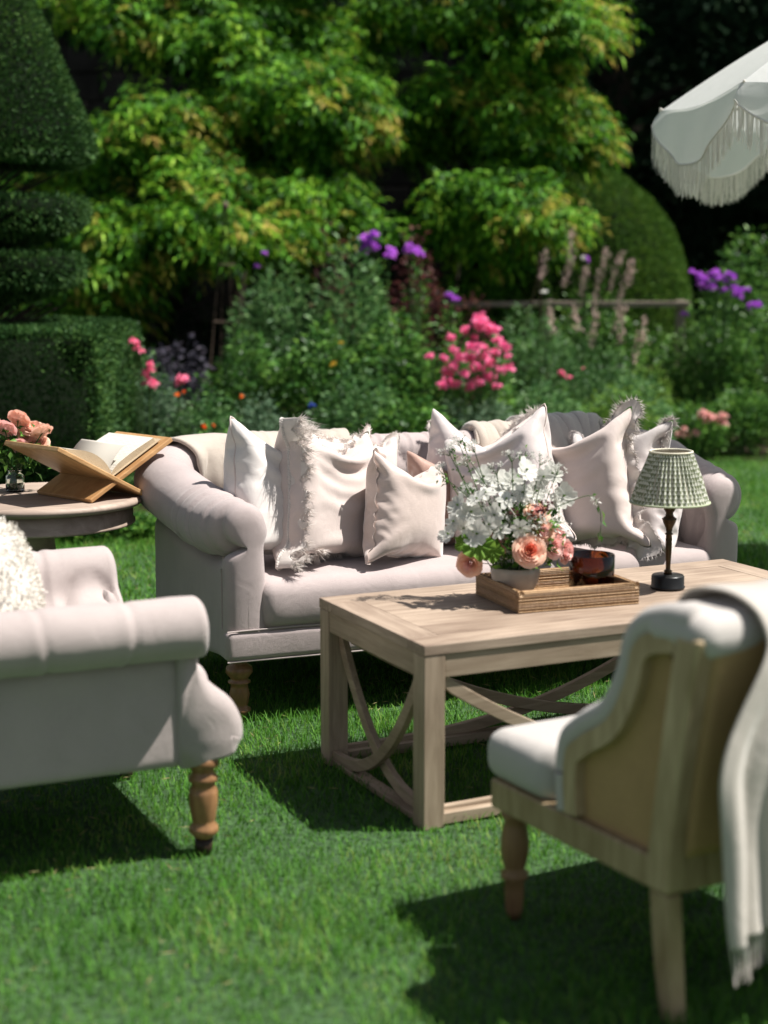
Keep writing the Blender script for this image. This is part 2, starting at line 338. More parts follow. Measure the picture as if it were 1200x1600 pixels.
# tiny clover heads and fallen petals in the lawn
for x,y in ((.63,5.35),):
    V,F=quads(np.repeat([[x,y,.035]],26,0),rng.normal(0,1,(26,3))+[0,0,.8],.010,.5)
    thing('clover_flower',{.63:'small white clover flower in the lawn behind the coffee table',.05:'tiny white clover flower in the open lawn at the front',-.35:'tiny white clover flower in the lawn near the armchair leg'}[x],'flower',me=mesh('clover_flower',V,F,M['whitepet']))

# ------------------------------------------------------------------ far background: house wall and dark trees
wl_=plain('old_stone',(.028,.026,.023),.9,.1,noise=.35,nscale=3,bump=.5)  # stone colour lowered until the wall reads as deep shade
house=thing('stone_house','dark stone house wall in shade behind the wisteria','house',(-3.3,15.6,0))
boxo('wall',(-6,4.6,.03,.6,0,7),wl_,house,0)
k=0
for row in range(22):
    x=-2.4-(row%2)*.22; z=row*.26
    while x<4.5:
        w_=random.uniform(.38,.62); x1=min(x+w_,4.58)
        if k<290: boxo('stone',(x+.008,x1-.008,-random.uniform(.0,.018),.028,z+.008,z+.252),wl_,house,.012); k+=1
        x=x1
def tree(name,label,x,y,h,r,mat,n,leafL,clumps=26,z0=.5,group=None,seed=1):
    rg=np.random.default_rng(seed); t=thing(name,label,'tree',(x,y,0),group=group)
    pts=smooth_path([(0,0,0),(.1,.05,h*.35),(-.05,.1,h*.7),(0,0,h*.95)],14)
    mb=MB().add(*tube(pts,np.linspace(r*.10,r*.02,14),10))
    for i in range(9):
        a=rg.uniform(0,6.28); z=rg.uniform(.25,.8)*h; q=r*(1-z/h*.6)*.8
        mb.add(*tube(smooth_path([(0,0,z),(q*.5*math.cos(a),q*.5*math.sin(a),z+.3),(q*math.cos(a),q*math.sin(a),z+.45)],8),np.linspace(r*.035,.01,8),6))
    ob('trunk',mb.me('trunk',M['bark']),t)
    P=[];D=[]
    for i in range(clumps):
        a=rg.uniform(0,6.28); zz=z0+(h-z0)*((i+.5)/clumps); q=r*rg.uniform(.35,.95)*math.sqrt(max(.05,1-(zz/h)**2))
        c=(q*math.cos(a),q*math.sin(a),zz); rr=r*rg.uniform(.28,.46)
        p,d=ball_points(n//clumps,c,(rr,rr,rr*.6),.35,rg); P.append(p); D.append(d)
    V,F=leaves(np.vstack(P),np.vstack(D)+[0,0,-.15],leafL,jitter=.5,rg=rg)
    ob('crown',mesh('crown',V,F,mat),t); return t
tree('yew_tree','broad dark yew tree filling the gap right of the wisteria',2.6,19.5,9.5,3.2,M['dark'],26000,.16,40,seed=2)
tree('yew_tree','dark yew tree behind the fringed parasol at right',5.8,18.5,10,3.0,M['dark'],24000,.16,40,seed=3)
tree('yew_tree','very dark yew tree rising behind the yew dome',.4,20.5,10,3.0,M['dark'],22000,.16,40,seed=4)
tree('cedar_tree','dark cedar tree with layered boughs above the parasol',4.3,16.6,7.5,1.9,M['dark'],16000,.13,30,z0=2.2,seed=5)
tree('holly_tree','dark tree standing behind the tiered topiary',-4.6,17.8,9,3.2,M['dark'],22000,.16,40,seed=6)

# tall clipped yew hedge closing the garden far behind
hg=thing('yew_hedge','very tall dark yew hedge closing the garden at the far end','hedge',(1.5,24.5,0))
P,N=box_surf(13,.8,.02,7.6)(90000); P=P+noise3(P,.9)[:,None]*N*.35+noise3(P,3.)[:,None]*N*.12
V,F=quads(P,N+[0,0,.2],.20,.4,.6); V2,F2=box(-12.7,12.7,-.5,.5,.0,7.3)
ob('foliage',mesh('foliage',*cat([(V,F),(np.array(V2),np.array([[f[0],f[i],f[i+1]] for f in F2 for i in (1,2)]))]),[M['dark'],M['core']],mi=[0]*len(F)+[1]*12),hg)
ob('stem',MB().add(*tube([(0,0,0),(0,0,4)],[.1,.05],8)).me('stem',M['bark']),hg)

# ------------------------------------------------------------------ wisteria: hanging cascades of compound leaves
def wisteria(label,clumps,seed,trunkpts,L=.205,dens=95):
    rg=np.random.default_rng(seed); base=list(clumps)
    for _ in range(int(len(base)*1.1)):      # stray sprays between the main cascades
        q=base[rg.integers(len(base))]; clumps.append((min(q[0]+rg.normal(0,.24),max(b[0] for b in base)-.12),q[1]+rg.uniform(0,.5),q[2]+rg.normal(0,.22),.12,.12,.10,q[6]))
    t=thing('wisteria',label,'climber',tuple(trunkpts[0]),group='wisterias trained on the house')
    o=np.array(trunkpts[0]); mb=MB().add(*tube(smooth_path(np.array(trunkpts)-o,20),np.linspace(.09,.03,20),8))
    for (cx,cy,cz,rx,ry,rz,gold) in clumps:
        tp=np.array(trunkpts[min(len(trunkpts)-1,2)])-o; c=np.array((cx,cy+.1,cz))-o
        mb.add(*tube(smooth_path([tp,(tp+c)/2+[0,.15,.1],c],8),np.linspace(.03,.008,8),5))
    ob('trunk',mb.me('trunk',M['bark']),t)
    Vs=[];Fs=[];mi=[];off=0
    for (cx,cy,cz,rx,ry,rz,gold) in clumps:
        npad=max(4,int(rx*rz*26)) if rx>.13 else 1; pads=[]; per=int(dens*.62)
        for _ in range(npad):
            e=unit(rg.normal(0,1,3))*rg.uniform(.1,1)**.5*.85; pads.append((np.array((cx,cy,cz))-o+e*[rx,ry,rz],rg.uniform(.15,.30)))
        d=unit(rg.normal(0,1,(npad*per,3))+[.2,-.3,.35]); q=rg.uniform(.3,1.0,npad*per)[:,None]; n=npad*per
        p=np.repeat([a for a,b in pads],per,0)+d*q*np.repeat([b for a,b in pads],per)[:,None]*[1.3,1,.62]
        isg=rg.uniform(0,1,n)<gold*.55*np.clip((d[:,0]*.6-d[:,1]*.2+.5),0,1.2)
        for sel,k in ((~isg,0),(isg,1)):
            if sel.sum()==0: continue
            V,F=compound(p[sel],unit(d[sel]*[1,1,.35]+[0.45,-.3,-.12]+rg.normal(0,.3,(sel.sum(),3))),L,5,rg)
            Vs.append(V);Fs.append(F+off);mi.append(np.full(len(F),k));off+=len(V)
    ob('crown',mesh('crown',np.vstack(Vs),np.vstack(Fs),[M['wist'],M['wistgold']],mi=np.concatenate(mi)),t)
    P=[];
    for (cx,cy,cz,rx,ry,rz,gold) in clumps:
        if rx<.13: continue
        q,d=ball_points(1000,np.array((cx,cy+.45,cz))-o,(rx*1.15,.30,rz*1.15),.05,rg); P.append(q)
    P=np.vstack(P); V,F=leaves(P,rg.normal(0,1,P.shape),.13,jitter=.5,rg=rg); ob('inner_leaves',mesh('inner_leaves',V,F,M['dark']),t)  # dark leaves added behind the clumps to paint the gaps as shade
    return t
def at(px,py,y):      # point seen at photo pixel (px,py) at the distance y
    X=(px-600)/FPX; Y=(800-py)/FPX; c,s=math.cos(PITCH),math.sin(PITCH)
    d=np.array([X,c+Y*s,-s+Y*c]); q=d*(y/d[1]); return float(q[0]),y,float(q[2]+CAM_H)
def cl(px,py,y,rx,rz,gold=.15,ry=None):
    x,yy,z=at(px,py,y); f=y/FPX; return (x,yy,z,rx*f,ry or min(rx,rz)*f*1.1,rz*f,gold)
wisteria('wide bright wisteria cascading over the house left of centre',
  [cl(140,15,13.6,75,45,.45),cl(240,40,13.2,75,55,.3),cl(330,70,13.0,80,55,.12),cl(420,130,12.9,85,55,.10),cl(500,150,12.8,55,60,.3),cl(545,190,12.8,32,34,.7),cl(400,30,13.4,70,40,.1),cl(480,70,13.3,50,40,.1),
   cl(220,190,12.6,65,40,.3),cl(285,235,12.5,50,45,.55),cl(310,280,12.5,35,30,.5),cl(180,240,12.9,45,40,.1),cl(470,225,13.0,50,40,.05),cl(400,220,13.6,40,35,.02),cl(60,300,13.4,80,40,.3),cl(40,440,13.2,70,40,.3),cl(350,-60,13.4,260,50,.2),cl(560,30,13.9,40,35,.05)],11,
  [(-1.5,15.1,0),(-1.3,14.8,1.5),(-1.2,14.2,2.6),(-.9,13.8,3.6)])
wisteria('low sunlit wisteria growth behind the plant obelisk',
  [cl(210,360,12.4,90,45,.12),cl(280,340,12.2,70,50,.25),cl(350,370,12.1,70,45,.35),cl(180,420,12.3,70,42,.25),cl(460,330,12.4,85,50,.08),cl(535,330,12.6,50,45,.1),cl(110,330,12.9,70,60,.35),cl(400,310,12.9,70,40,.1),cl(140,480,12.5,60,40,.3)],12,
  [(-2.2,14.2,0),(-1.8,13.6,.9),(-1.4,12.9,1.5)])
wisteria('tall dense wisteria with golden tips right of centre',
  [cl(870,40,12.9,55,60,.5),cl(800,90,13.2,75,50,.15),cl(850,160,12.9,55,50,.4),cl(870,225,12.9,35,35,.5),cl(700,25,13.6,80,35,.1),cl(770,30,13.4,60,40,.1),cl(695,145,13.3,38,24,.6),cl(790,215,13.4,45,32,.1),cl(650,215,13.9,40,28,.05),cl(760,-50,13.2,200,50,.3)],13,
  [(.55,15.0,0),(.6,14.7,1.2),(.75,14.0,2.4),(1.0,13.5,3.5)])
wisteria('drooping wisteria spray in front of the yew dome',
  [cl(760,320,12.6,80,45,.12),cl(830,345,12.4,50,42,.45),cl(700,350,12.9,70,45,.05),cl(790,385,12.7,55,35,.12),cl(870,210,13.0,38,30,.5)],14,
  [(1.35,14.6,0),(1.2,14.0,1.0),(1.1,13.2,1.5)])

# ------------------------------------------------------------------ clipped yew
def clipped(name,label,surf,mats,n,L,loc,core,extra=None,cat_='topiary'):
    """surf(n)-> points, normals of a clipped surface; core -> solid inner mass"""
    t=thing(name,label,cat_,loc)
    P,N=surf(n); P=P+N*rng.uniform(-.03,.012,n)[:,None]+noise3(P,4.)[:,None]*N*.018
    V,F=quads(P,N*1.0+[0,0,.25],L,.30,.55)
    V2,F2=core; tri=np.array([[f[0],f[i],f[i+1]] for f in F2 for i in range(1,len(f)-1)])
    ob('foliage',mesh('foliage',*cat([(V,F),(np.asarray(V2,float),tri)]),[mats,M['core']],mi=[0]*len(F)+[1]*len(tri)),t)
    if extra: extra(t)
    return t
def lathe_surf(prof):
    prof=np.asarray(prof,float); seg=np.diff(prof,axis=0); ln=np.linalg.norm(seg,axis=1); ar=ln*(prof[:-1,0]+prof[1:,0])/2+1e-6
    def f(n):
        i=rng.choice(len(seg),n,p=ar/ar.sum()); t=rng.uniform(0,1,n); q=prof[:-1][i]+seg[i]*t[:,None]; a=rng.uniform(0,2*math.pi,n)
        nr=seg[i][:,1]/ln[i]; nz=-seg[i][:,0]/ln[i]
        return np.stack([q[:,0]*np.cos(a),q[:,0]*np.sin(a),q[:,1]],-1),np.stack([nr*np.cos(a),nr*np.sin(a),nz],-1)
    return f
def shrink(prof,d=.05): return [(max(r-d,.005),z) for r,z in prof]
tx,ty=-2.23,8.75
def yew_part(t,name,prof,n,L=.026):
    P,N=lathe_surf(prof)(n); P=P+N*rng.uniform(-.025,.008,n)[:,None]+noise3(P,5.)[:,None]*N*.010
    V,F=quads(P,N+[0,0,.3],L,.34,.5); V2,F2=lathe(shrink(prof),28)
    tri=np.array([[f[0],f[i],f[i+1]] for f in F2 for i in range(1,len(f)-1)])
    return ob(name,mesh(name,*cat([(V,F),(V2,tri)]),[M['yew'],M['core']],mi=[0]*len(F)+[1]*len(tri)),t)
top=thing('tiered_topiary','tall tiered yew topiary with cone top and square base at left','topiary',(tx,ty,0))
ob('trunk',MB().add(*tube([(0,0,0),(0,0,1.2),(0,0,2.2)],[.07,.06,.04],10)).me('trunk',M['bark']),top)
cone=[(.02,2.02),(.45,1.90),(.63,1.88),(.695,1.93),(.67,2.05),(.57,2.3),(.46,2.55),(.36,2.8),(.25,3.05),(.12,3.3),(.02,3.42)]
yew_part(top,'cone_top',cone,64000)
tier=lambda z,r:[(.06,z-.30),(r*.5,z-.21),(r-.05,z-.12),(r,z-.06),(r,z+.01),(r-.02,z+.028),(.05,z+.035)]
yew_part(top,'tier',tier(1.665,.655),24000); yew_part(top,'tier',tier(1.375,.625),24000)
for z in (1.76,1.36,1.07):
    mb=MB()
    for i in range(22):
        a=rng.uniform(0,6.28); q=rng.uniform(.35,.55); mb.add(*tube(smooth_path([(0,0,z-.18),(q*.5*math.cos(a),q*.5*math.sin(a),z-.05),(q*math.cos(a),q*math.sin(a),z+.07)],5),np.linspace(.014,.005,5),5))
    ob('branch',mb.me('branch',M['bark']),top)
P,N=box_surf(.80,.75,.02,1.02)(120000); P=P+N*rng.uniform(-.02,.008,len(P))[:,None]+noise3(P,5.)[:,None]*N*.012
V,F=quads(P,N+[0,0,.3],.030,.34,.55); V2,F2=box(-.75,.75,-.7,.7,.0,.97)
ob('base_block',mesh('base_block',*cat([(V,F),(np.array(V2),np.array([[f[0],f[i],f[i+1]] for f in F2 for i in (1,2)]))]),[M['yew'],M['core']],mi=[0]*len(F)+[1]*12),top)
dome=[(1.0,.0),(1.0,.7),(.97,1.05),(.90,1.35),(.78,1.65),(.60,1.9),(.38,2.07),(.15,2.14),(.01,2.15)]
dx,dy,_=at(898,400,13.9)
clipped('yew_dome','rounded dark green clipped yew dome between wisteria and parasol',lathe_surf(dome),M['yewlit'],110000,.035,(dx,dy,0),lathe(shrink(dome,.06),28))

# ------------------------------------------------------------------ border plants
def bush(name,label,px,pyt,y,wpx,mat,n,L,cat_='plant',asp=.42,z0=0.02,wild=.35,updir=.6,ry=None,group=None,stems=14,seed=None,hmin=None):
    """plant whose top is seen at (px,pyt) at distance y, half width wpx pixels"""
    rg=np.random.default_rng(seed or int(px*7+pyt)); x,_,zt=at(px,pyt,y); r=wpx*y/FPX; ry=ry or r*.8
    t=thing(name,label,cat_,(x,y,0),group=group)
    mb=MB(); heads=[]
    for i in range(stems):
        a=rg.uniform(0,6.28); q=math.sqrt(rg.uniform(0,1)); hx,hy=q*r*math.cos(a),q*ry*math.sin(a); hz=zt*(1-.35*q*q)*rg.uniform(.82,1.0)
        mb.add(*tube(smooth_path([(hx*.3,hy*.3,0),(hx*.7,hy*.7,hz*.5),(hx,hy,hz)],5),np.linspace(.005,.002,5),4)); heads.append((hx,hy,hz))
    ob('stem',mb.me('stem',M['stem']),t)
    a=rg.uniform(0,6.28,n); q=np.sqrt(rg.uniform(0,1,n)); P=np.stack([q*r*np.cos(a),q*ry*np.sin(a),np.zeros(n)],-1)
    top=zt*(1-.38*q**2)*(1+.16*noise3(np.stack([P[:,0]*6+px,P[:,1]*6,q*0],-1),1.0)); fz=rg.uniform(0,1,n)**.62; P[:,2]=z0+(top-z0)*fz
    P[:,:2]*=(.72+.28*np.sqrt(np.clip(1-((fz-.45)/.75)**2,0,1)))[:,None]
    P+=rg.normal(0,.018,P.shape)
    D=np.stack([np.cos(a)*(.35+q*.6),np.sin(a)*(.35+q*.6),np.full(n,updir)],-1)
    V,F=leaves(P,D,L,asp=asp,jitter=wild,rg=rg); ob('leaves',mesh('leaves',V,F,mat),t)
    return t,heads,rg
_fl={}
def floret_mesh(key,mat,r,npet,nfl,spread):
    if key in _fl: return _fl[key]
    parts=[]
    for i in range(nfl):
        c=rng.normal(0,1,3); c=c/np.linalg.norm(c)*spread*rng.uniform(.5,1); c[2]=abs(c[2])*.8
        nrm=unit(c+rng.normal(0,.3,3)*spread+[0,-.3*spread,.3*spread+1e-4]); u=unit(np.cross(nrm,[.3,.9,.2])); v=np.cross(nrm,u)
        a=np.arange(npet)*2*math.pi/npet+rng.uniform(0,6)
        D=u*np.cos(a)[:,None]+v*np.sin(a)[:,None]+nrm*.25
        P=np.repeat(c[None],npet,0); parts.append(leaves(P,D,r,asp=.85,jitter=.08,droop=.1))
    _fl[key]=mesh(key,*cat(parts),mat); return _fl[key]
def put_heads(t,me,pts,name='flower_head'):
    for i,p in enumerate(pts): ob(name,me,t,loc=tuple(map(float,p)),rot=(random.uniform(-.5,.5),random.uniform(-.5,.5),random.uniform(0,6))).scale=(random.uniform(.6,1.3),)*3
def local(t,px,py,y): x,yy,z=at(px,py,y); return (x-t.location.x,yy-t.location.y,z)
def stalks(t,pts,r=.004):
    mb=MB()
    for p in pts: mb.add(*tube(smooth_path([(p[0]*.4,p[1]*.4,0),(p[0]*.8,p[1]*.8,p[2]*.6),(p[0],p[1],p[2])],5),r,4))
    ob('flower_stalk',mb.me('flower_stalk',M['stem']),t)
GRP=None
# back rows
bush('shrub','dark evergreen shrub under the centre wisteria',600,420,13.2,90,M['dark'],2600,.07)
bush('shrub','dark leafy shrub below the left wisteria',300,470,12.8,110,M['dark'],3200,.06)
bush('shrub','dark shrub between the topiary and the obelisk',190,520,12.0,70,M['green'],1700,.05)
bush('shrub','dark leafy shrub under the yew dome behind the rail',930,470,12.6,130,M['green'],3600,.05)
bush('shrub','tall dark shrub behind the purple phlox at right',1175,350,13.2,70,M['green'],2600,.06)
bush('shrub','dark shrub between the two wisterias behind the phlox',760,440,12.9,90,M['green'],2400,.05)
bush('smoke_bush','burgundy leaved bush beside the purple phlox',645,385,12.0,62,M['bronze'],1500,.055,asp=.6)
bush('smoke_bush','thin burgundy leaved bush left of centre',520,340,12.2,32,M['bronze'],520,.055,asp=.6)
bush('smoke_bush','low burgundy foliage clump beside the pink phlox',735,450,11.8,45,M['bronze'],650,.05,asp=.5)
bush('heuchera','low mauve grey foliage clump right of the topiary',275,525,11.0,55,M['mauve'],700,.05,asp=.7)
# main green masses
bush('phlox_plant','tall leafy green perennial clump left of centre',430,415,11.3,80,M['bluegreen'],2900,.060,asp=.34)
bush('phlox_plant','tall leafy perennial clump under the purple flowers',545,405,11.2,75,M['bluegreen'],2900,.060,asp=.34)
bush('phlox_plant','bushy green perennial in front of the obelisk',380,520,10.6,70,M['green'],2400,.055,asp=.36)
bush('peony_plant','broad leaved green clump behind the sofa centre',500,520,10.4,85,M['green'],2400,.065,asp=.42)
bush('peony_plant','broad leaved green clump left of the pink phlox',615,500,10.5,75,M['green'],2600,.065,asp=.42)
bush('aster_plant','bright green aster clump above the fringed cushion',560,585,9.9,70,M['bluegreen'],2300,.04,asp=.35)
bush('aster_plant','green aster clump right of the pink phlox',840,480,11.4,80,M['bluegreen'],2700,.045,asp=.3)
bush('aster_plant','green aster clump below the pale plumes',930,545,11.3,85,M['bluegreen'],2800,.04,asp=.3)
bush('catmint','soft silvery catmint mound beside the topiary base',235,590,9.3,60,M['silverleaf'],2300,.035,asp=.45)
bush('catmint','soft green catmint mound behind the sofa throw',320,615,9.2,60,M['bluegreen'],2200,.035,asp=.45)
bush('catmint','silvery catmint mound behind the ivory cushions',410,625,9.4,60,M['silverleaf'],1900,.035,asp=.45)
bush('geranium','low green geranium mound right of the fringed cushion',640,625,9.7,65,M['green'],2200,.045,asp=.6)
bush('geranium','pale green geranium mound below the pink phlox',740,620,10.2,70,M['silverleaf'],2000,.04,asp=.5)
bush('geranium','low green geranium mound behind the satin cushions',850,605,10.6,70,M['bluegreen'],2200,.04,asp=.5)
bush('geranium','fresh green geranium mound left of the lamp',960,610,10.8,70,M['lime'],1100,.04,asp=.5)
bush('geranium','mixed green geranium mound left of the lamp',985,590,11.0,70,M['bluegreen'],1900,.04,asp=.5)
bush('rose_bush','low green rose bush behind the lamp shade',1075,630,11.35,60,M['green'],1900,.045)
bush('rose_bush','low dark green rose bush at the right edge of the border',1165,610,11.5,60,M['green'],2300,.05)
bush('rose_bush','tall dark rose bush below the purple phlox',1110,500,12.1,85,M['green'],3400,.05)
bush('rose_bush','dark green shrub at the far right of the border',1195,480,12.2,60,M['green'],2200,.05)
bush('lady_fern','bright yellow green clump right of the plumes',1010,555,11.6,45,M['lime'],600,.05,asp=.3)
bush('ground_ivy','low leafy plant at the foot of the topiary base',215,810,7.95,48,M['green'],1300,.035,asp=.6)
bush('ground_ivy','low leafy plant in front of the topiary base under the round table',120,800,7.9,55,M['green'],1300,.035,asp=.6)
# flowers
f_pink=floret_mesh('pink_phlox_head',M['pink'],.032,5,6,.032)
f_hot=floret_mesh('hot_pink_head',M['hotpink'],.026,5,8,.028)
f_pur=floret_mesh('purple_phlox_head',M['purple'],.024,5,15,.042)
f_pale=floret_mesh('pale_pink_head',M['palepink'],.035,6,7,.025)
f_or=floret_mesh('orange_head',M['orange'],.018,7,2,.008)
f_bl=floret_mesh('blue_head',M['blue'],.022,6,2,.01)
f_ye=floret_mesh('yellow_head',M['yellow'],.024,6,2,.01)
t,h,rg=bush('pink_phlox','pink phlox covered in bright pink flower heads','740',0,0,0,None,0,0) if False else bush('pink_phlox','pink phlox covered in bright flower heads behind the sofa',740,520,10.5,62,M['green'],1700,.05)
pk=[(745,497),(728,515),(752,512),(765,520),(777,530),(742,530),(758,540),(735,548),(772,548),(705,533),(750,556),(790,560),(722,560),(765,566),(690,560),(712,572),(740,572),(755,578),(778,580),(700,583),(728,585),(795,578),(745,592),(762,594),(690,605),(713,600),(735,604),(778,608),(672,556),(698,598),(758,508),(733,562),(784,544),(748,545),(768,590),(710,548)]
pts=[local(t,x+random.uniform(-4,4),y+random.uniform(-4,4),10.1+random.uniform(-.15,.25)) for x,y in pk]; stalks(t,pts[::2]); put_heads(t,f_pink,pts)
t,h,rg=bush('purple_phlox','purple phlox with a long bank of violet heads at right',1120,430,12.0,55,M['green'],900,.05)
pts=[local(t,x,y,11.8) for x,y in [(1080,425),(1092,432),(1100,440),(1112,447),(1122,435),(1135,440),(1145,450),(1130,455),(1118,428),(1155,460),(1165,455),(1178,480),(1070,492),(1105,450),(1140,432)]]; stalks(t,pts); put_heads(t,f_pur,pts)
t,h,rg=bush('purple_phlox','purple phlox with a large round head above the border centre',577,400,11.6,30,M['green'],500,.05)
pts=[local(t,x,y,11.4) for x,y in [(572,376),(582,372),(578,386),(590,388),(568,384),(608,396),(415,398),(402,418)][:6]]; stalks(t,pts); put_heads(t,f_pur,pts)
t,h,rg=bush('purple_phlox','purple phlox among the burgundy leaves',652,410,11.5,26,M['green'],400,.05)
pts=[local(t,x,y,11.3) for x,y in [(648,392),(656,398),(640,388)]]; stalks(t,pts); put_heads(t,f_pur,pts)
t,h,rg=bush('purple_phlox','single purple phlox head above the pink phlox',705,475,11.2,22,M['green'],350,.05)
pts=[local(t,x,y,11.0) for x,y in [(702,462),(708,468)]]; stalks(t,pts); put_heads(t,f_pur,pts)
t,h,rg=bush('verbena','thin verbena with small violet heads near the obelisk',408,425,11.2,22,M['green'],220,.04)
pts=[local(t,x,y,11.0) for x,y in [(414,397),(402,417),(515,435),(530,418)][:2]]; stalks(t,pts,.003); put_heads(t,floret_mesh('small_violet_head',M['purple'],.016,5,8,.022),pts)
t,h,rg=bush('verbena','thin verbena with lilac head in front of the yew dome',915,415,12.2,16,M['green'],160,.04)
pts=[local(t,x,y,12.0) for x,y in [(914,404),(919,409)]]; stalks(t,pts,.003); put_heads(t,_fl['small_violet_head'],pts)
t,h,rg=bush('pink_phlox','pink flowers at the corner of the topiary base',225,560,9.4,28,M['bluegreen'],700,.04)
pts=[local(t,x,y,9.0) for x,y in [(208,536),(214,545),(220,550),(234,570),(235,582),(283,597),(233,600)]]; stalks(t,pts); put_heads(t,f_hot,pts)
t,h,rg=bush('pink_rose','pale pink rose flowers behind the lamp shade',1090,668,11.3,40,M['green'],600,.045,cat_='plant')
pts=[local(t,x,y,11.0) for x,y in [(1068,672),(1075,682),(1062,680),(1086,676),(1112,655),(1128,652),(1130,662),(1098,650)]]; stalks(t,pts); put_heads(t,f_pale,pts)
t,h,rg=bush('dianthus','small deep pink flowers left of the big cushion',885,595,10.9,26,M['green'],260,.04)
pts=[local(t,x,y,10.7) for x,y in [(882,588),(890,592),(912,577),(878,584)]]; stalks(t,pts,.003); put_heads(t,floret_mesh('small_pink_head',M['hotpink'],.014,5,7,.02),pts)
t,h,rg=bush('marigold','small orange flowers behind the sofa throw',330,655,9.0,40,M['green'],420,.04)
pts=[local(t,x,y,8.8) for x,y in [(333,665),(277,618),(288,613),(378,620),(318,668)]]; stalks(t,pts,.003); put_heads(t,f_or,pts)
t,h,rg=bush('cornflower','single blue cornflower above the fringed cushion',487,640,9.0,14,M['silverleaf'],120,.04)
pts=[local(t,488,634,8.9)]; stalks(t,pts,.003); put_heads(t,f_bl,pts)
t,h,rg=bush('rudbeckia','small yellow flowers in the green clump behind the sofa',530,535,10.3,20,M['green'],200,.04)
pts=[local(t,x,y,10.0) for x,y in [(533,536),(522,570),(940,568)][:2]]; stalks(t,pts,.003); put_heads(t,f_ye,pts)
t,h,rg=bush('cosmos','pale cosmos flowers in front of the yew dome',850,450,11.9,22,M['green'],260,.04)
pts=[local(t,x,y,11.7) for x,y in [(850,456),(912,403),(1000,430),(815,455)][:2]]; stalks(t,pts,.003); put_heads(t,floret_mesh('pale_cosmos',M['whitepet'],.03,7,1,.001),pts)
# pale pink plumes
def plumes(label,lst,y):
    x,_,_=at(sum(p[0] for p in lst)/len(lst),500,y); t=thing('plume_grass',label,'plant',(x,y,0))
    for (px,py,dx_,dy_) in lst:
        a=np.array(local(t,px,py,y)); b=np.array(local(t,px+dx_,py+dy_,y)); pp=a+(b-a)*rng.uniform(0,1,(90,1))
        V,F=quads(pp+rng.normal(0,.012,(90,3)),(b-a)/np.linalg.norm(b-a)+np.zeros((90,3)),.032,.22,.55)
        mb=MB().add(*tube([(a[0]*.3,0,0),tuple(a*.6+b*0+[0,0,0]),tuple(b)],.003,4))
        s=ob('plume',mesh('plume',V,F,M['plume']),t); ob('stem',mb.me('stem',M['stem']),s)
plumes('pale pink plumes rising in front of the yew dome',[(880,452,12,-50),(905,470,10,-52),(935,440,14,-45),(950,455,22,-60),(925,490,10,-50),(965,480,20,-70),(845,440,8,-45),(890,400,4,-35),(980,450,8,-35)],11.8)
plumes('beige feathery plumes low in the right border',[(870,530,-12,-45),(925,545,6,-55),(970,540,4,-60),(990,570,6,-45),(960,520,8,-40),(1005,540,0,-45),(905,520,-8,-40)],11.2)
# plant obelisk of thin rods
x,yo,zt=at(352,322,11.6); t=thing('plant_obelisk','thin rusty iron obelisk standing among the plants left of centre','plant support',(x,yo,0))
for i in range(4):
    a=i*math.pi/2+.5; ob('rod',MB().add(*tube([(.20*math.cos(a),.20*math.sin(a),0),(.012*math.cos(a),.012*math.sin(a),zt)],.004,6)).me('rod',M['twig']),t)
for z in (.5,.95,1.35):
    q=.20*(1-z/zt)+.012; ob('ring',MB().add(*tube([(q*math.cos(a),q*math.sin(a),z) for a in np.linspace(0,2*math.pi,25)],.005,5)).me('ring',M['twig']),t)
V,F=lathe([(.001,-.04),(.02,-.02),(.026,0),(.02,.02),(.001,.035)],12); ob('finial',mesh('finial',V+[0,0,zt],F,M['twig']),t)
# cane wigwam
x,yo,zt=at(845,400,11.9); t=thing('cane_support','leaning bamboo cane support in front of the yew dome','plant support',(x,yo,0))
for (ax,ay,tx_) in ((-.30,0,.02),(.12,.1,-.03),(.0,-.15,.0)):
    ob('cane',MB().add(*tube([(ax,ay,0),(tx_,0,zt+.02)],.008,6)).me('cane',M['twig']),t)
# rail fence behind the border
x,yo,zt=at(900,475,12.35); t=thing('rail_fence','low weathered wooden rail fence running behind the border','fence',(x,yo,0))
rail=wood('grey_rail',(.16,.13,.10),(.30,.25,.2),(3,20,20))
boxo('rail',(-1.25,.86,-.03,.03,zt-.022,zt+.02),rail,t,.006); boxo('rail',(-1.25,.86,-.02,.02,zt-.5,zt-.46),rail,t,.006)
for px_ in (-1.2,-.2,.8): boxo('post',(px_-.035,px_+.035,.032,.09,0,zt+.03),rail,t,.006)
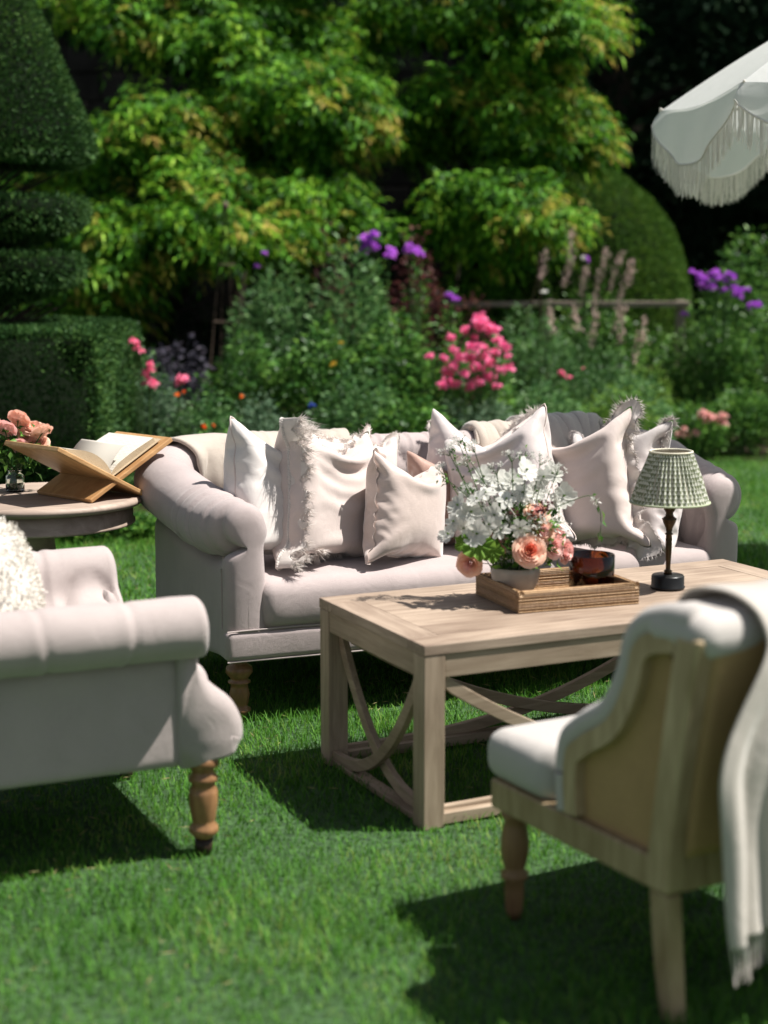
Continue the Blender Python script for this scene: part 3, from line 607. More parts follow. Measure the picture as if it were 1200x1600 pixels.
# ------------------------------------------------------------------ upholstery tools
def onz(px,py,z):
    X=(px-600)/FPX; Y=(800-py)/FPX; c,s=math.cos(PITCH),math.sin(PITCH)
    d=np.array([X,c+Y*s,-s+Y*c]); q=d*((z-CAM_H)/d[2]); return float(q[0]),float(q[1])
def clean(me,dist=1e-5):
    import bmesh
    bm=bmesh.new(); bm.from_mesh(me); bmesh.ops.remove_doubles(bm,verts=bm.verts,dist=dist); bmesh.ops.recalc_face_normals(bm,faces=bm.faces); bm.to_mesh(me); bm.free()
    me.polygons.foreach_set('use_smooth',np.ones(len(me.polygons),bool)); return me
def softbox(name,b,r,mat,crown=0.0,res=.03,nz=0.0,fn=None):
    lo=np.array([b[0],b[2],b[4]],float); hi=np.array([b[1],b[3],b[5]],float); r=min(r,(hi-lo).min()/2-1e-4)
    def ax(l,h):
        n=max(2,int((h-l-2*r)/res)+1); e=r*(1-np.cos(np.linspace(0,math.pi/2,6)[:-1]))
        return np.concatenate([l+ (r-r*np.cos(np.linspace(0,math.pi/2,6)))[:-1], np.linspace(l+r,h-r,n), (h-(r-r*np.cos(np.linspace(0,math.pi/2,6)))[:-1])[::-1]])
    A=[ax(lo[i],hi[i]) for i in range(3)]; Vs=[];Fs=[];off=0
    for k in range(3):
        i,j=[q for q in range(3) if q!=k]; u,v=np.meshgrid(A[i],A[j],indexing='ij')
        for val in (lo[k],hi[k]):
            P=np.zeros(u.shape+(3,)); P[...,i]=u; P[...,j]=v; P[...,k]=val; P=P.reshape(-1,3)
            Vs.append(P); Fs.append(grid_faces(len(A[i]),len(A[j]),off=off)); off+=len(P)
    P=np.vstack(Vs); inn=np.clip(P,lo+r,hi-r); d=P-inner_fix(P,inn); nn=np.linalg.norm(d,axis=1,keepdims=True); P=inn+d/np.maximum(nn,1e-9)*r
    c=(P-(lo+hi)/2)/((hi-lo)/2)
    if crown: P[:,2]+=crown*(c[:,2]>0)*np.clip(c[:,2],0,1)*np.clip(1-c[:,0]**4,0,1)*np.clip(1-c[:,1]**2,0,1)
    if nz: P+=d/np.maximum(nn,1e-9)*(noise3(P,9.)[:,None]*nz+noise3(P,25.,5)[:,None]*nz*.3)
    if fn: P=fn(P,c)
    return clean(mesh(name,P,np.vstack(Fs),mat))
def inner_fix(P,inn): return inn
def profile(top,zb,th,Rr,lean=.02,n=84,ac=.012):
    pts=[(-th,.24),(-th,.34)]
    zc=top-Rr
    for q in np.linspace(0,1,6): pts.append((-th+ (th-Rr*.95+ac)*0 + lean*q*.5, .34+(zc-.06-.34)*q))
    pts.append((-Rr*.99+ac-.012,zc-.03))
    for a in np.linspace(math.radians(178),math.radians(-118),26): pts.append((ac+Rr*math.cos(a),zc+Rr*math.sin(a)))
    pts.append((min(0,ac+Rr*.2),zc-Rr*1.12)); 
    for q in np.linspace(0.06,1,9): pts.append((0,(zc-Rr*1.12)*(1-q)+zb*q))
    pts=np.array(pts+[(-.02,zb),(-th+.01,zb)],float)
    s=np.concatenate([[0],np.cumsum(np.linalg.norm(np.diff(pts,axis=0),axis=1))]); t=np.linspace(0,s[-1],n)
    P=np.stack([np.interp(t,s,pts[:,0]),np.interp(t,s,pts[:,1])],-1)
    for _ in range(2): P[2:-8]=(P[1:-9]+2*P[2:-8]+P[3:-7])/4
    T=np.gradient(P,axis=0); N=np.stack([-T[:,1],T[:,0]],-1); N/=np.linalg.norm(N,axis=1,keepdims=True)+1e-9
    return P,N
def upath(L,D,rc,ds=.008,front=0.0):
    seg=[];
    a=np.arange(front,D-rc,ds); seg+= [((0,y),(-1,0)) for y in a]
    for t in np.linspace(0,math.pi/2,int(rc*1.57/ds)): seg.append(((rc-rc*math.cos(t),D-rc+rc*math.sin(t)),(-math.cos(t),math.sin(t))))
    seg+= [((x,D),(0,1)) for x in np.arange(rc+ds,L-rc,ds)]
    for t in np.linspace(math.pi/2,0,int(rc*1.57/ds)): seg.append(((L-rc+rc*math.cos(t),D-rc+rc*math.sin(t)),(math.cos(t),math.sin(t))))
    seg+= [((L,y),(1,0)) for y in a[::-1]]
    P=np.array([q[0] for q in seg]); N=np.array([q[1] for q in seg],float)
    s=np.concatenate([[0],np.cumsum(np.linalg.norm(np.diff(P,axis=0),axis=1))]); return P,N,s
def sst(x): x=np.clip(x,0,1); return x*x*(3-2*x)
def shell(L,D,zf,zb,tf,tb,th,Rr,rc,pleats=(),tuft=None,arm_drop=None,wr=.002,nq=84,front=None,cr=.032):
    P,N,s=upath(L,D,rc); V=[]; prof=[]
    for k in range(len(P)):
        q=sst((P[k,1])/(D)); top=tf+(tb-tf)*(arm_drop(P[k]) if arm_drop else q); 
        fr=math.sqrt(max(0,1-(1-min(1,P[k,1]/front[0]))**2)) if front else 1; R_k=Rr*fr+(1-fr)*front[1] if front else Rr; a_k=-.03*fr+(1-fr)*front[2] if front else .012
        prof.append(profile(top-(1-fr)*.01,zf+(zb-zf)*P[k,1]/D,th,R_k,n=nq,ac=a_k))
    A=np.array([p[0] for p in prof]); B=np.array([p[1] for p in prof])  # (ns,nq,2)
    if front: A[...,0]+=(.060*sst(P[:,1]/D/.8)*np.abs(N[:,0]))[:,None]
    disp=np.zeros(A.shape[:2]); z=A[...,1]; a=A[...,0]
    qi=np.arange(nq)/nq
    over=((a<=.9*Rr+.02)&(qi[None]<.62)).astype(float)*sst((z-.36)/.1)
    jl=1+0*s
    for i,(sp,dep,wd) in enumerate(pleats):
        wob=.012*np.sin(z*14+i*2.1); disp-= over*dep*np.exp(-((s[:,None]+wob-sp)/wd)**2)
        disp+= over*dep*.5*np.exp(-((s[:,None]+wob-sp-wd*2.4)/(wd*2))**2)
    btn=[]
    if tuft:
        ds_,dz_,z0,dep=tuft
        inner=sst((-a-.045)/.04)*(qi[None]<.5)*sst((z-.30)/.06)*sst((A[...,1].max()*0+ (np.max(z,axis=1,keepdims=True)) -z-.02)/.05)
        p=s[:,None]/ds_+(z-z0)/dz_; q=s[:,None]/ds_-(z-z0)/dz_
        disp+=inner*dep*(np.minimum(1,np.abs(np.sin(np.pi*p/1))*np.abs(np.sin(np.pi*q/1))*1.6)**.55-1.0)
        btn=(ds_,dz_,z0)
    Pw=np.concatenate([P[:,None]+N[:,None]*a[...,None],z[...,None]],-1)
    Nw=np.concatenate([N[:,None]*B[...,0:1],B[...,1:2]],-1)
    disp+=wr*noise3(Pw,7.)+wr*.5*noise3(Pw,22.,3)
    Pw=Pw+Nw*disp[...,None]
    # soft rounded front ends with gathers
    r=cr
    def cap(k,sgn):
        out=[]; top_k=z[k].max(); a_k=.012 if not front else front[2]; R_k=front[1] if front else Rr; zc=top_k-R_k
        for f,h in ((.25,.985),(.5,.92),(.7,.81),(.84,.66),(.93,.48),(.98,.28),(.995,.14),(1.0,.02)):
            mz=np.where(z[k]>zc,zc,z[k]); wt=sst((z[k]-(zc-R_k*1.3))/(R_k*.5)); ma=a_k*wt-(th*.5)*(1-wt)
            na_=ma+(a[k]-ma)*h; nz_=mz+(z[k]-mz)*h; nz_=np.where(z[k]<zc-R_k*1.1,z[k],nz_)
            ga=.0*np.sin(np.arange(nq)*.85)*(qi>.3)*(qi<.56)*math.sin(f*math.pi)
            R_=np.stack([P[k,0]+N[k,0]*(na_+ga),np.full(nq,P[k,1]-r*f)+N[k,1]*na_,nz_],-1); out.append(R_)
        return out
    c0=cap(0,1)[::-1]; c1=cap(-1,1)
    rings=np.array(c0+list(Pw)+c1); ns=len(rings)
    F=[tuple(f) for f in grid_faces(ns,nq,cv=True)]
    F.append(tuple(range(nq))); F.append(tuple((ns-1)*nq+i for i in range(nq))[::-1])
    return rings.reshape(-1,3),F,dict(P=P,N=N,s=s,A=A,B=B,rings=rings,nq=nq,Pw=Pw,Nw=Nw)
def drape(info,s0,s1,q0,q1,off,nz,mat,name,parent,skew=0,edge=.02,thick=.008,seed=0,label=None,hem=.0):
    s=info['s']; nq=info['nq']; ks=np.linspace(0,1,70); qs=np.linspace(0,1,60); V=[]
    for u in ks:
        for v in qs:
            sv=s0+(s1-s0)*u+skew*(v-.5)+edge*math.sin(v*9+seed)*(1 if u in (0,1) else 0)
            k=np.interp(sv,s,np.arange(len(s))); k0=int(min(k,len(s)-2)); fk=k-k0
            qv=(q0+(q1-q0)*v+hem*math.sin(u*7+seed))*nq; j=int(min(qv,nq-2)); fj=qv-j
            g=lambda X:(X[k0,j]*(1-fj)+X[k0,j+1]*fj)*(1-fk)+(X[k0+1,j]*(1-fj)+X[k0+1,j+1]*fj)*fk
            p=g(info['Pw']); n=g(info['Nw']); w=off+nz*(.9+noise3(np.array([u*5+seed,v*2.5,seed*1.7]),1.0)+.5*noise3(np.array([u*14+seed,v*4,1.]),1.0))
            V.append(p+n*w)
    o=ob(name,mesh(name,V,grid_faces(70,60),mat),parent,label=label)
    m=o.modifiers.new('solid','SOLIDIFY'); m.thickness=thick; m.offset=1; return o
def piping(pts,mat,parent,name='piping',r=.0032):
    return ob(name,MB().add(*tube(pts,r,6)).me(name,mat),parent)
def turned_leg(h,r,mat,key):
    p=[(.001,h),(r*.95,h),(r*.95,h*.93),(r*.62,h*.90),(r*.60,h*.86),(r*.98,h*.81),(r*1.02,h*.73),(r*.70,h*.65),(r*.62,h*.62),(r*.85,h*.60),(r*.85,h*.575),(r*.62,h*.555),(r*.66,h*.50),(r*.78,h*.40),(r*.66,h*.27),(r*.56,h*.22),(r*.84,h*.185),(r*.86,h*.155),(r*.58,h*.12),(r*.50,h*.07),(r*.40,0),(.001,0)]
    V,F=lathe(p,28,False); return mesh(key,V,F,mat)

# ------------------------------------------------------------------ SOFA
SO=(-.477,4.673); SY=R(21.2); SL,SD=1.765,.80
sofa=thing('sofa','long pale mauve linen sofa with rolled pleated arms on turned wooden legs','sofa',(SO[0],SO[1],0),SY)
pl=[(.05,.007,.006),(.12,.007,.006),(.215,.008,.006),(.55,.006,.006)]
_tot=upath(SL,SD,.24)[2][-1]
pl+=[(_tot-a,b,c) for a,b,c in ((.05,.007,.006),(.13,.007,.006),(.24,.008,.006),(.5,.006,.006))]
pl+=[(x,.0055,.0045) for x in np.arange(.95,_tot-.8,.088)]
V,F,si=shell(SL,SD,.20,.135,.675,.765,.135,.098,.24,pl,(.21,.30,.50,.026),front=(.20,.066,-.066),cr=.045)
ob('upholstered_body',mesh('upholstered_body',V,F,M['linen']),sofa)
def seatfn(P,c):
    P[:,1]-= .012*np.sin(np.clip((c[:,2]+1)/2,0,1)*math.pi)*(c[:,1]<-.8); return P
ob('seat_cushion',softbox('seat_cushion',(.105,SL-.105,-.046,SD-.13,.275,.432),.045,M['linen'],crown=.014,nz=.003,fn=seatfn),sofa)
ob('front_rail',softbox('front_rail',(-.001,SL+.001,-.049,.06,.196,.287),.020,M['linen'],nz=.0015),sofa)
piping([(x,-.046,.288+.0015*math.sin(x*9)) for x in np.linspace(.002,SL-.002,40)],M['piping'],sofa,'piping',.0026)
piping([(x,-.044,.197) for x in np.linspace(.002,SL-.002,30)],M['piping'],sofa)
piping([(-.001,-.002,z) for z in np.linspace(.29,.47,12)],M['piping'],sofa,'arm_seam',.003)
piping([(SL+.001,-.002,z) for z in np.linspace(.29,.47,12)],M['piping'],sofa,'arm_seam',.003)
me=turned_leg(.205,.040,M['turned'],'turned_leg')
for x in (.055,SL-.055): ob('leg',me,sofa,loc=(x,.02,0))
V,F=tube([(0,0,.16),(0,.01,.08),(0,.035,0)],[.026,.021,.015],10); me=mesh('rear_leg',V,F,M['dark_wood'])
for x in (.07,SL-.07): ob('leg',me,sofa,loc=(x,SD-.13,0),label='dark splayed rear leg')
V,F=lathe([(.001,.006),(.009,.004),(.012,-.003),(.001,-.006)],12,False); bme=mesh('button',V,F,M['piping'])
P_,N_,s_=si['P'],si['N'],si['s']
for i in range(1,int(_tot/.21)):
    for zz in (.50,):
        k=int(np.searchsorted(s_,i*.21)); k=min(k,len(s_)-1); p=P_[k]-N_[k]*.142
        ob('button',bme,sofa,loc=(p[0],p[1],zz),rot=(math.pi/2,0,math.atan2(N_[k][1],N_[k][0])+math.pi/2))
# throws on the sofa
t=thing('throw_blanket','beige wool throw draped over the left end of the sofa back','throw',(SO[0],SO[1],0),SY)
drape(si,.70,1.36,.14,.60,.006,.008,M['throw'],'cloth',t,skew=-.10,seed=2,thick=.012)
t=thing('throw_blanket','folded beige throw over the sofa back in the shade of the parasol','throw',(SO[0],SO[1],0),SY)
drape(si,2.04,2.36,.13,.56,.018,.010,M['greythrow'],'cloth',t,seed=5,thick=.022)
t=thing('throw_blanket','sunlit folded beige throw on the sofa back behind the satin cushions','throw',(SO[0],SO[1],0),SY)
drape(si,1.84,2.035,.16,.55,.006,.009,M['throw'],'cloth',t,seed=8,thick=.016)

# ------------------------------------------------------------------ ARMCHAIR (left front)
AO=(-.436,3.555); AY=math.atan2(.902,-.432); AL,AD=.695,.82
arm=thing('armchair','pale grey tufted armchair at left with rolled arms, turned away from the camera','armchair',(AO[0],AO[1],0),AY)
_ta=upath(AL,AD,.2)[2][-1]
apl=[(.16,.004,.007),(.34,.004,.007),(.50,.005,.007)]; apl+=[(_ta-a,b,c) for a,b,c in apl]
V,F,ai=shell(AL,AD,.225,.225,.624,.80,.145,.072,.2,apl,(.20,.24,.47,.030),arm_drop=lambda p: sst((p[1]-.45)/.3),cr=.03)
ob('upholstered_body',mesh('upholstered_body',V,F,M['linen_arm']),arm)
# bulging seat front
yz=smooth_path([(.004,.515),(-.012,.478),(-.026,.445),(-.06,.405),(-.105,.365),(-.130,.315),(-.132,.275),(-.121,.256),(-.106,.236),(-.085,.228)],40)
sec=np.vstack([yz,smooth_path([(-.06,.226),(.0,.225),(.030,.229),(.034,.30),(.034,.44),(.030,.50),(.018,.522)],30)]); T_=np.roll(sec,-1,0)-np.roll(sec,1,0); Nn=np.stack([-T_[:,1],T_[:,0]],-1); Nn/=np.linalg.norm(Nn,axis=1,keepdims=True)
if ((sec-sec.mean(0))*Nn).sum()<0: Nn=-Nn
rr=.042; xs=[];ins=[]
for ph in np.linspace(math.pi/2,0,9): xs.append(-.007+rr-rr*math.sin(ph)); ins.append(rr*(1-math.cos(ph)))
xm=list(np.linspace(-.007+rr,AL+.007-rr,50))[1:-1]; X_=xs+xm+[AL-x for x in xs[::-1]]; I_=ins+[0]*len(xm)+ins[::-1]; Vb=[]
for x,i_ in zip(X_,I_):
    g_=.003*(math.exp(-((x-.075)/.007)**2)+math.exp(-((x-AL+.075)/.007)**2))
    mid_=float(sst((min(x,AL-x)-.10)/.05))
    for (y,z),(ny_,nz_) in zip(sec,Nn):
        ii_=i_*float(sst(-y/.06))*(.35+.65*float(sst((z-.225)/.05)))+g_*(y<-.03); z2=z-nz_*ii_; zc_=.395+.02*(z-.40); Vb.append((x,y-ny_*ii_,z2 if z2<.395 else z2*(1-mid_)+zc_*mid_))
ns_=len(sec); Fb=[tuple(f) for f in grid_faces(len(X_),ns_,cv=True)]+[tuple(range(ns_)),tuple((len(X_)-1)*ns_+i for i in range(ns_))[::-1]]
ob('seat_front',clean(mesh('seat_front',Vb,Fb,M['linen_arm'])),arm)
ob('seat_cushion',softbox('seat_cushion',(.10,AL-.10,-.09,AD-.14,.30,.43),.05,M['linen_arm'],crown=.02,nz=.003),arm)
piping([(-.0035,.030,z) for z in np.linspace(.236,.468,14)],M['piping'],arm,'side_seam',.003)
def chunky(h,r):
    p=[(.001,h),(r,h),(r,h*.90),(r*.72,h*.87),(r*.70,h*.83),(r*.92,h*.79),(r*.92,h*.75),(r*.66,h*.72),(r*.88,h*.66),(r*.92,h*.62),(r*.90,h*.52),(r*.74,h*.36),(r*.68,h*.33),(r*.9,h*.29),(r*.93,h*.24),(r*.60,h*.18),(r*.5,h*.17)]
    return p
V,F=lathe(chunky(.238,.037),28); lme=mesh('turned_leg',V,F,M['turned'])
V,F=lathe([(.001,.04),(.022,.038),(.017,0),(.001,0)],20,False); cme=mesh('castor_cup',V,F,M['dark_wood'])
for x in (.030,AL-.045):
    l=ob('leg',lme,arm,loc=(x,-.035,0)); ob('foot',cme,l)
V,F=tube([(0,0,.24),(0,.01,.1),(0,.03,0)],[.026,.021,.016],10); me=mesh('rear_leg',V,F,M['dark_wood'])
for x in (.06,AL-.06): ob('leg',me,arm,loc=(x,AD-.1,0),label='dark splayed rear leg')
for i,(s0,zz) in enumerate([(.20,.47),(.40,.47),(.60,.47),(_ta-.2,.47),(_ta-.4,.47),(_ta-.6,.47)]):
    k=min(int(np.searchsorted(ai['s'],s0)),len(ai['s'])-1); p=ai['P'][k]-ai['N'][k]*.135
    ob('button',bme,arm,loc=(p[0],p[1],zz),rot=(math.pi/2,0,math.atan2(ai['N'][k][1],ai['N'][k][0])+math.pi/2))

M['chairleg']=wood('brown_turned_oak',(.16,.085,.04),(.30,.18,.09),(22,22,3),rough=.45)
# ------------------------------------------------------------------ FOREGROUND CHAIR (right)
CY=math.atan2(.867,.499)+math.pi/2; d_=np.array([.499,-.867]); xax=np.array([math.cos(CY),math.sin(CY)])
# local frame: +x to the chair's side nearest the camera view (left in the picture), -y the way it faces
CY=math.atan2(d_[1],d_[0])-math.pi/2     # so that local +y = d_ (towards its back)
cx0=np.array([.222,3.241]); xax=np.array([math.cos(CY),math.sin(CY)])
CW=.60; CO=cx0-xax*CW                     # side nearest the left of the picture lies at local x = CW
chair=thing('occasional_chair','low pale oak framed chair with linen pad seen from behind at right','chair',(CO[0],CO[1],0),CY)
curve=smooth_path([(.232,.30),(.226,.38),(.238,.445),(.292,.492),(.365,.540),(.408,.612),(.428,.680),(.468,.722),(.535,.744),(.60,.750)],90)
def offs(c,d):
    T=np.gradient(c,axis=0); T/=np.linalg.norm(T,axis=1,keepdims=True); return c+np.stack([T[:,1],-T[:,0]],-1)*d
def strip(c_out,c_in,x0,x1):
    n=len(c_out); V=[(x,*p) for x in (x0,x1) for c in (c_out,c_in) for p in c]
    F=[]
    for i in range(n-1):
        o0,i0,o1,i1=i,n+i,2*n+i,3*n+i
        F+=[(o0,o0+1,i0+1,i0),(o1,i1,i1+1,o1+1),(o0,o1,o1+1,o0+1),(i0,i0+1,i1+1,i1)]
    F+=[(0,n,3*n,2*n),(n-1,3*n-1,4*n-1,2*n-1)]
    return V,F
for sx in (0,1):
    xo=CW if sx else 0; sg=1 if sx else -1
    V,F=tube([(xo-sg*.030,*p) for p in offs(curve,.008)],.030,14); ob('arm_padding',clean(mesh('arm_padding',V,F,M['chairlinen'])),chair)
    c1=offs(curve[:-6],.026); c2=offs(curve[:-6],.064); V,F=strip(c1,c2,xo-sg*.045,xo+sg*.002)
    o=ob('side_frame',mesh('side_frame',V,F,M['chairwood'],smooth=False),chair); bevel(o,.006,3)
    inner=offs(curve[4:-14],.055); poly=[tuple(p) for p in inner]+[(.575,.60),(.535,.30),(.24,.29)]
    n=len(poly); V=[(xo-sg*.022,*p) for p in poly]+[(xo-sg*.034,*p) for p in poly]; F=[tuple(range(n)),tuple(range(n,2*n))[::-1]]+[(i,(i+1)%n,n+(i+1)%n,n+i) for i in range(n)]
    ob('side_panel',mesh('side_panel',V,F,M['cane'],smooth=False),chair)
    # inside upholstery of the wing
    inn=curve[:-4]; poly=[tuple(p) for p in inn]+[(.60,.74),(.52,.30)]; n=len(poly)
    V=[(xo-sg*.040,*p) for p in poly]+[(xo-sg*.075,*p) for p in poly]; F=[tuple(range(n)),tuple(range(n,2*n))[::-1]]+[(i,(i+1)%n,n+(i+1)%n,n+i) for i in range(n)]
    o=ob('inner_padding',mesh('inner_padding',V,F,M['chairlinen'],smooth=False),chair); bevel(o,.015,3)
    # rear post running down into the leg
    a=smooth_path([(.505,.24),(.525,.40),(.548,.56),(.575,.72)],12); b=smooth_path([(.568,.24),(.583,.40),(.607,.56),(.638,.72)],12)
    V,F=strip(a,b,xo-sg*.040,xo+sg*.006); o=ob('back_post',mesh('back_post',V,F,M['chairwood'],smooth=False),chair); bevel(o,.008,3)
    a=smooth_path([(.515,.239),(.530,.12),(.556,0)],6); b=smooth_path([(.566,.239),(.578,.12),(.590,0)],6)
    V,F=strip(a,b,xo-sg*.036,xo+sg*.001); o=ob('leg',mesh('leg',V,F,M['chairwood'],smooth=False),chair,label='square tapered rear leg'); bevel(o,.006,3)
    V,F=box(xo-(.042 if sx else -.002),xo-(.002 if sx else -.042),-.005,.545,.236,.298); o=ob('side_rail',mesh('side_rail',V,F,M['chairwood'],smooth=False),chair); bevel(o,.006,3)
    p=[(.001,.236),(.030,.236),(.030,.222),(.022,.214),(.026,.200),(.030,.17),(.030,.145),(.024,.118),(.021,.108),(.029,.100),(.029,.090),(.020,.082),(.021,.06),(.018,.02),(.014,.0),(.001,0)]
    V,F=lathe(p,24,False); ob('leg',mesh('front_leg',V,F,M['chairleg']),chair,loc=(xo-sg*.036,.038,0),label='turned front leg')
V,F=box(.044,CW-.044,-.004,.036,.238,.296); bevel(ob('front_rail',mesh('front_rail',V,F,M['chairwood'],smooth=False),chair),.006)
V,F=box(.038,CW-.038,.528,.564,.236,.31); bevel(ob('rear_rail',mesh('rear_rail',V,F,M['chairwood'],smooth=False),chair),.006)
def seat2(P,c):
    k=sst((P[:,1]-.17)/.05); P[:,0]=CW/2+(P[:,0]-CW/2)*(1-k*.30); return P
ob('seat_cushion',softbox('seat_cushion',(-.005,CW+.005,-.035,.50,.295,.402),.042,M['chairlinen'],crown=.012,nz=.002,fn=seat2),chair)
V=[];nn_=20
for x in np.linspace(.034,CW-.034,24):
    for q in np.linspace(0,1,nn_): V.append((x,.560+.065*q+.012*math.sin(x*math.pi/CW),.31+.40*q))
o=ob('back_panel',mesh('back_panel',V,grid_faces(24,nn_),M['cane']),chair); mm=o.modifiers.new('solid','SOLIDIFY'); mm.thickness=.012
ob('back_cushion',softbox('back_cushion',(.05,CW-.05,-.05,.035,0,.40),.04,M['chairlinen'],nz=.003,fn=lambda P,c: P@np.array([[1,0,0],[0,1,0],[0,.19,1]])+[0,.53,.335]),chair)
def topfn(P,c): return P
ob('top_roll',softbox('top_roll',(-.004,CW+.004,.475,.645,.676,.757),.040,M['chairlinen'],nz=.003),chair)
# throw over the chair back
t=thing('throw_blanket','pale wool throw with fringed ends hanging down the back of the oak chair','throw',(CO[0],CO[1],0),CY)
xs=np.linspace(-.10,.495,90); path=smooth_path([(.40,.60),(.43,.70),(.475,.762),(.55,.780),(.62,.774),(.668,.745),(.690,.68),(.688,.55),(.69,.40),(.695,.28),(.70,.205)],110)
V=[]
for u,x in enumerate(xs):
    for v,(y,z) in enumerate(path):
        dn=max(0,(v-60)/50); fold=.020*sst(dn*1.6)*min(1,.3+(.5-x)*5)*math.sin(x*52+1.2*math.sin(z*5)+.6)+.010*dn*math.sin(x*118+z*7)
        V.append((x+.118*sst(min(1,dn*2.2))-.03*dn*dn+.01*math.sin(z*12)*dn, y+fold+.02*dn, z+.003*math.sin(x*30)+ (.03*math.sin(x*7) if v>100 else 0)*((v-100)/10)))
o=ob('cloth',mesh('cloth',V,grid_faces(90,110),M['palethrow']),t); m_=o.modifiers.new('solid','SOLIDIFY'); m_.thickness=.005; m_.offset=1
mb=MB()
for u in range(0,90):
    p=np.array(V[u*110+109]); q=p+[rng.normal(0,.008),rng.normal(0,.008),-.065]
    mb.add(*tube([p,(p+q)/2+[rng.normal(0,.005),0,0],q],[.0024,.0018,.0010],5))
ob('fringe',mb.me('fringe',M['palethrow']),t)

# ------------------------------------------------------------------ COFFEE TABLE
TO=onz(661,1300,0); TY=R(25.6); TL,TW,TH=1.35,.627,.46
ct=thing('coffee_table','weathered oak coffee table with crossing curved braces on the lawn','table',(TO[0],TO[1],0),TY)
def board(name,x0,x1,y0,y1,z0,z1,mat=M['oak'],bv=.002): return boxo(name,(x0,x1,y0,y1,z0,z1),mat,ct,bv)
fw=.085; zt0,zt1=TH-.028,TH
board('border_board',0,TL,0,fw,zt0,zt1,bv=.003); board('border_board',0,TL,TW-fw,TW,zt0,zt1,bv=.003)
M['oak_y']=wood('weathered_oak_cross',(.19,.135,.10),(.40,.31,.24),(34,3,34))
board('border_board',0,fw,fw+.0012,TW-fw-.0012,zt0,zt1,M['oak_y']); board('border_board',TL-fw,TL,fw+.0012,TW-fw-.0012,zt0,zt1,M['oak_y'])
nb=4; bw=(TW-2*fw)/nb
for i in range(nb): board('top_board',fw+.0012,TL-fw-.0012,fw+i*bw+.0006,fw+(i+1)*bw-.0006,zt0,zt1-.0005-.0004*(i%2),bv=.001)
M['oak_apron']=wood('weathered_oak_apron',(.22,.16,.11),(.42,.33,.245),(3,34,34)); M['oak_apron_y']=wood('weathered_oak_apron_cross',(.20,.145,.10),(.40,.31,.23),(34,3,34))
lw=.058; e=.0015
for x in (e,TL-lw-e):
    for y in (e,TW-lw-e): board('leg',x,x+lw,y,y+lw,0,zt0,M['oak_leg'],.003)
az=TH-.085
for y in (e+.003,TW-lw-e+.010): board('apron',lw+e,TL-lw-e,y,y+.045,az,zt0,M['oak_apron'])
for x in (e+.003,TL-lw-e+.010): board('apron',x,x+.045,lw+e,TW-lw-e,az,zt0,M['oak_apron_y'])
for y in (e+.008,TW-lw+.004): board('stretcher',lw+e,TL-lw-e,y,y+.04,.006,.034,M['oak_apron'])
for x in (e+.008,TL-lw+.004): board('stretcher',x,x+.04,lw+e,TW-lw-e,.004,.020,M['oak_apron_y'])
def brace(along,L0,fixed,flip,w,mat):
    t=np.linspace(0,1,40); z=.028+(az-.028-.01)*(1-t)**2.5; x=lw+(L0-2*lw)*t
    T=np.stack([np.gradient(x),np.gradient(z)],-1); T/=np.linalg.norm(T,axis=1,keepdims=True); N=np.stack([-T[:,1],T[:,0]],-1)*.016
    a=np.stack([x,z],-1)+N; b=np.stack([x,z],-1)-N; b[:,1]=np.maximum(b[:,1],.003)
    a[:,0]=np.clip(a[:,0],lw,L0-lw); b[:,0]=np.clip(b[:,0],lw,L0-lw)
    if flip: a[:,0]=L0-a[:,0]; b[:,0]=L0-b[:,0]
    V,F=strip(a,b,fixed,fixed+w); V=np.array(V)      # (x=fixed axis, y=along, z)
    if along=='x': V=V[:,[1,0,2]]
    o=ob('curved_brace',clean(mesh('curved_brace',V,F,mat)),ct); o.data.polygons.foreach_set('use_smooth',np.zeros(len(o.data.polygons),bool)); return bevel(o,.0025)
for fx in (.012,TL-.050):
    brace('y',TW,fx,False,.019,M['oak_apron_y']); brace('y',TW,fx+.0205,True,.019,M['oak_apron_y'])
for fy in (.012,TW-.050):
    brace('x',TL,fy,False,.019,M['oak_apron']); brace('x',TL,fy+.0205,True,.019,M['oak_apron'])

# ------------------------------------------------------------------ ROUND SIDE TABLE
rt=thing('round_side_table','round limed oak pedestal side table between sofa and armchair','table',(-1.105,5.13,0))
V,F=lathe([(.001,.592),(.30,.592),(.325,.597),(.334,.606),(.334,.614),(.325,.622),(.312,.6235),(.308,.6215),(.300,.622),(.001,.622)],64,False); ob('table_top',mesh('table_top',V,F,M['round']),rt)
V,F=lathe([(.001,.53),(.285,.53),(.305,.535),(.305,.542),(.298,.548),(.298,.592),(.001,.592)],64,False); ob('apron',mesh('apron',V,F,M['round']),rt)
V,F=lathe([(.001,.53),(.07,.53),(.07,.51),(.045,.49),(.05,.44),(.065,.36),(.06,.28),(.04,.22),(.05,.2),(.05,.16),(.03,.1),(.001,.1)],32,False); ob('pedestal',mesh('pedestal',V,F,M['round']),rt)
for i in range(3):
    a=i*2.094+.4; V,F=tube(smooth_path([(.03*math.cos(a),.03*math.sin(a),.15),(.14*math.cos(a),.14*math.sin(a),.11),(.25*math.cos(a),.25*math.sin(a),.02)],10),np.linspace(.026,.018,10),8); ob('foot',mesh('foot',V,F,M['round']),rt)
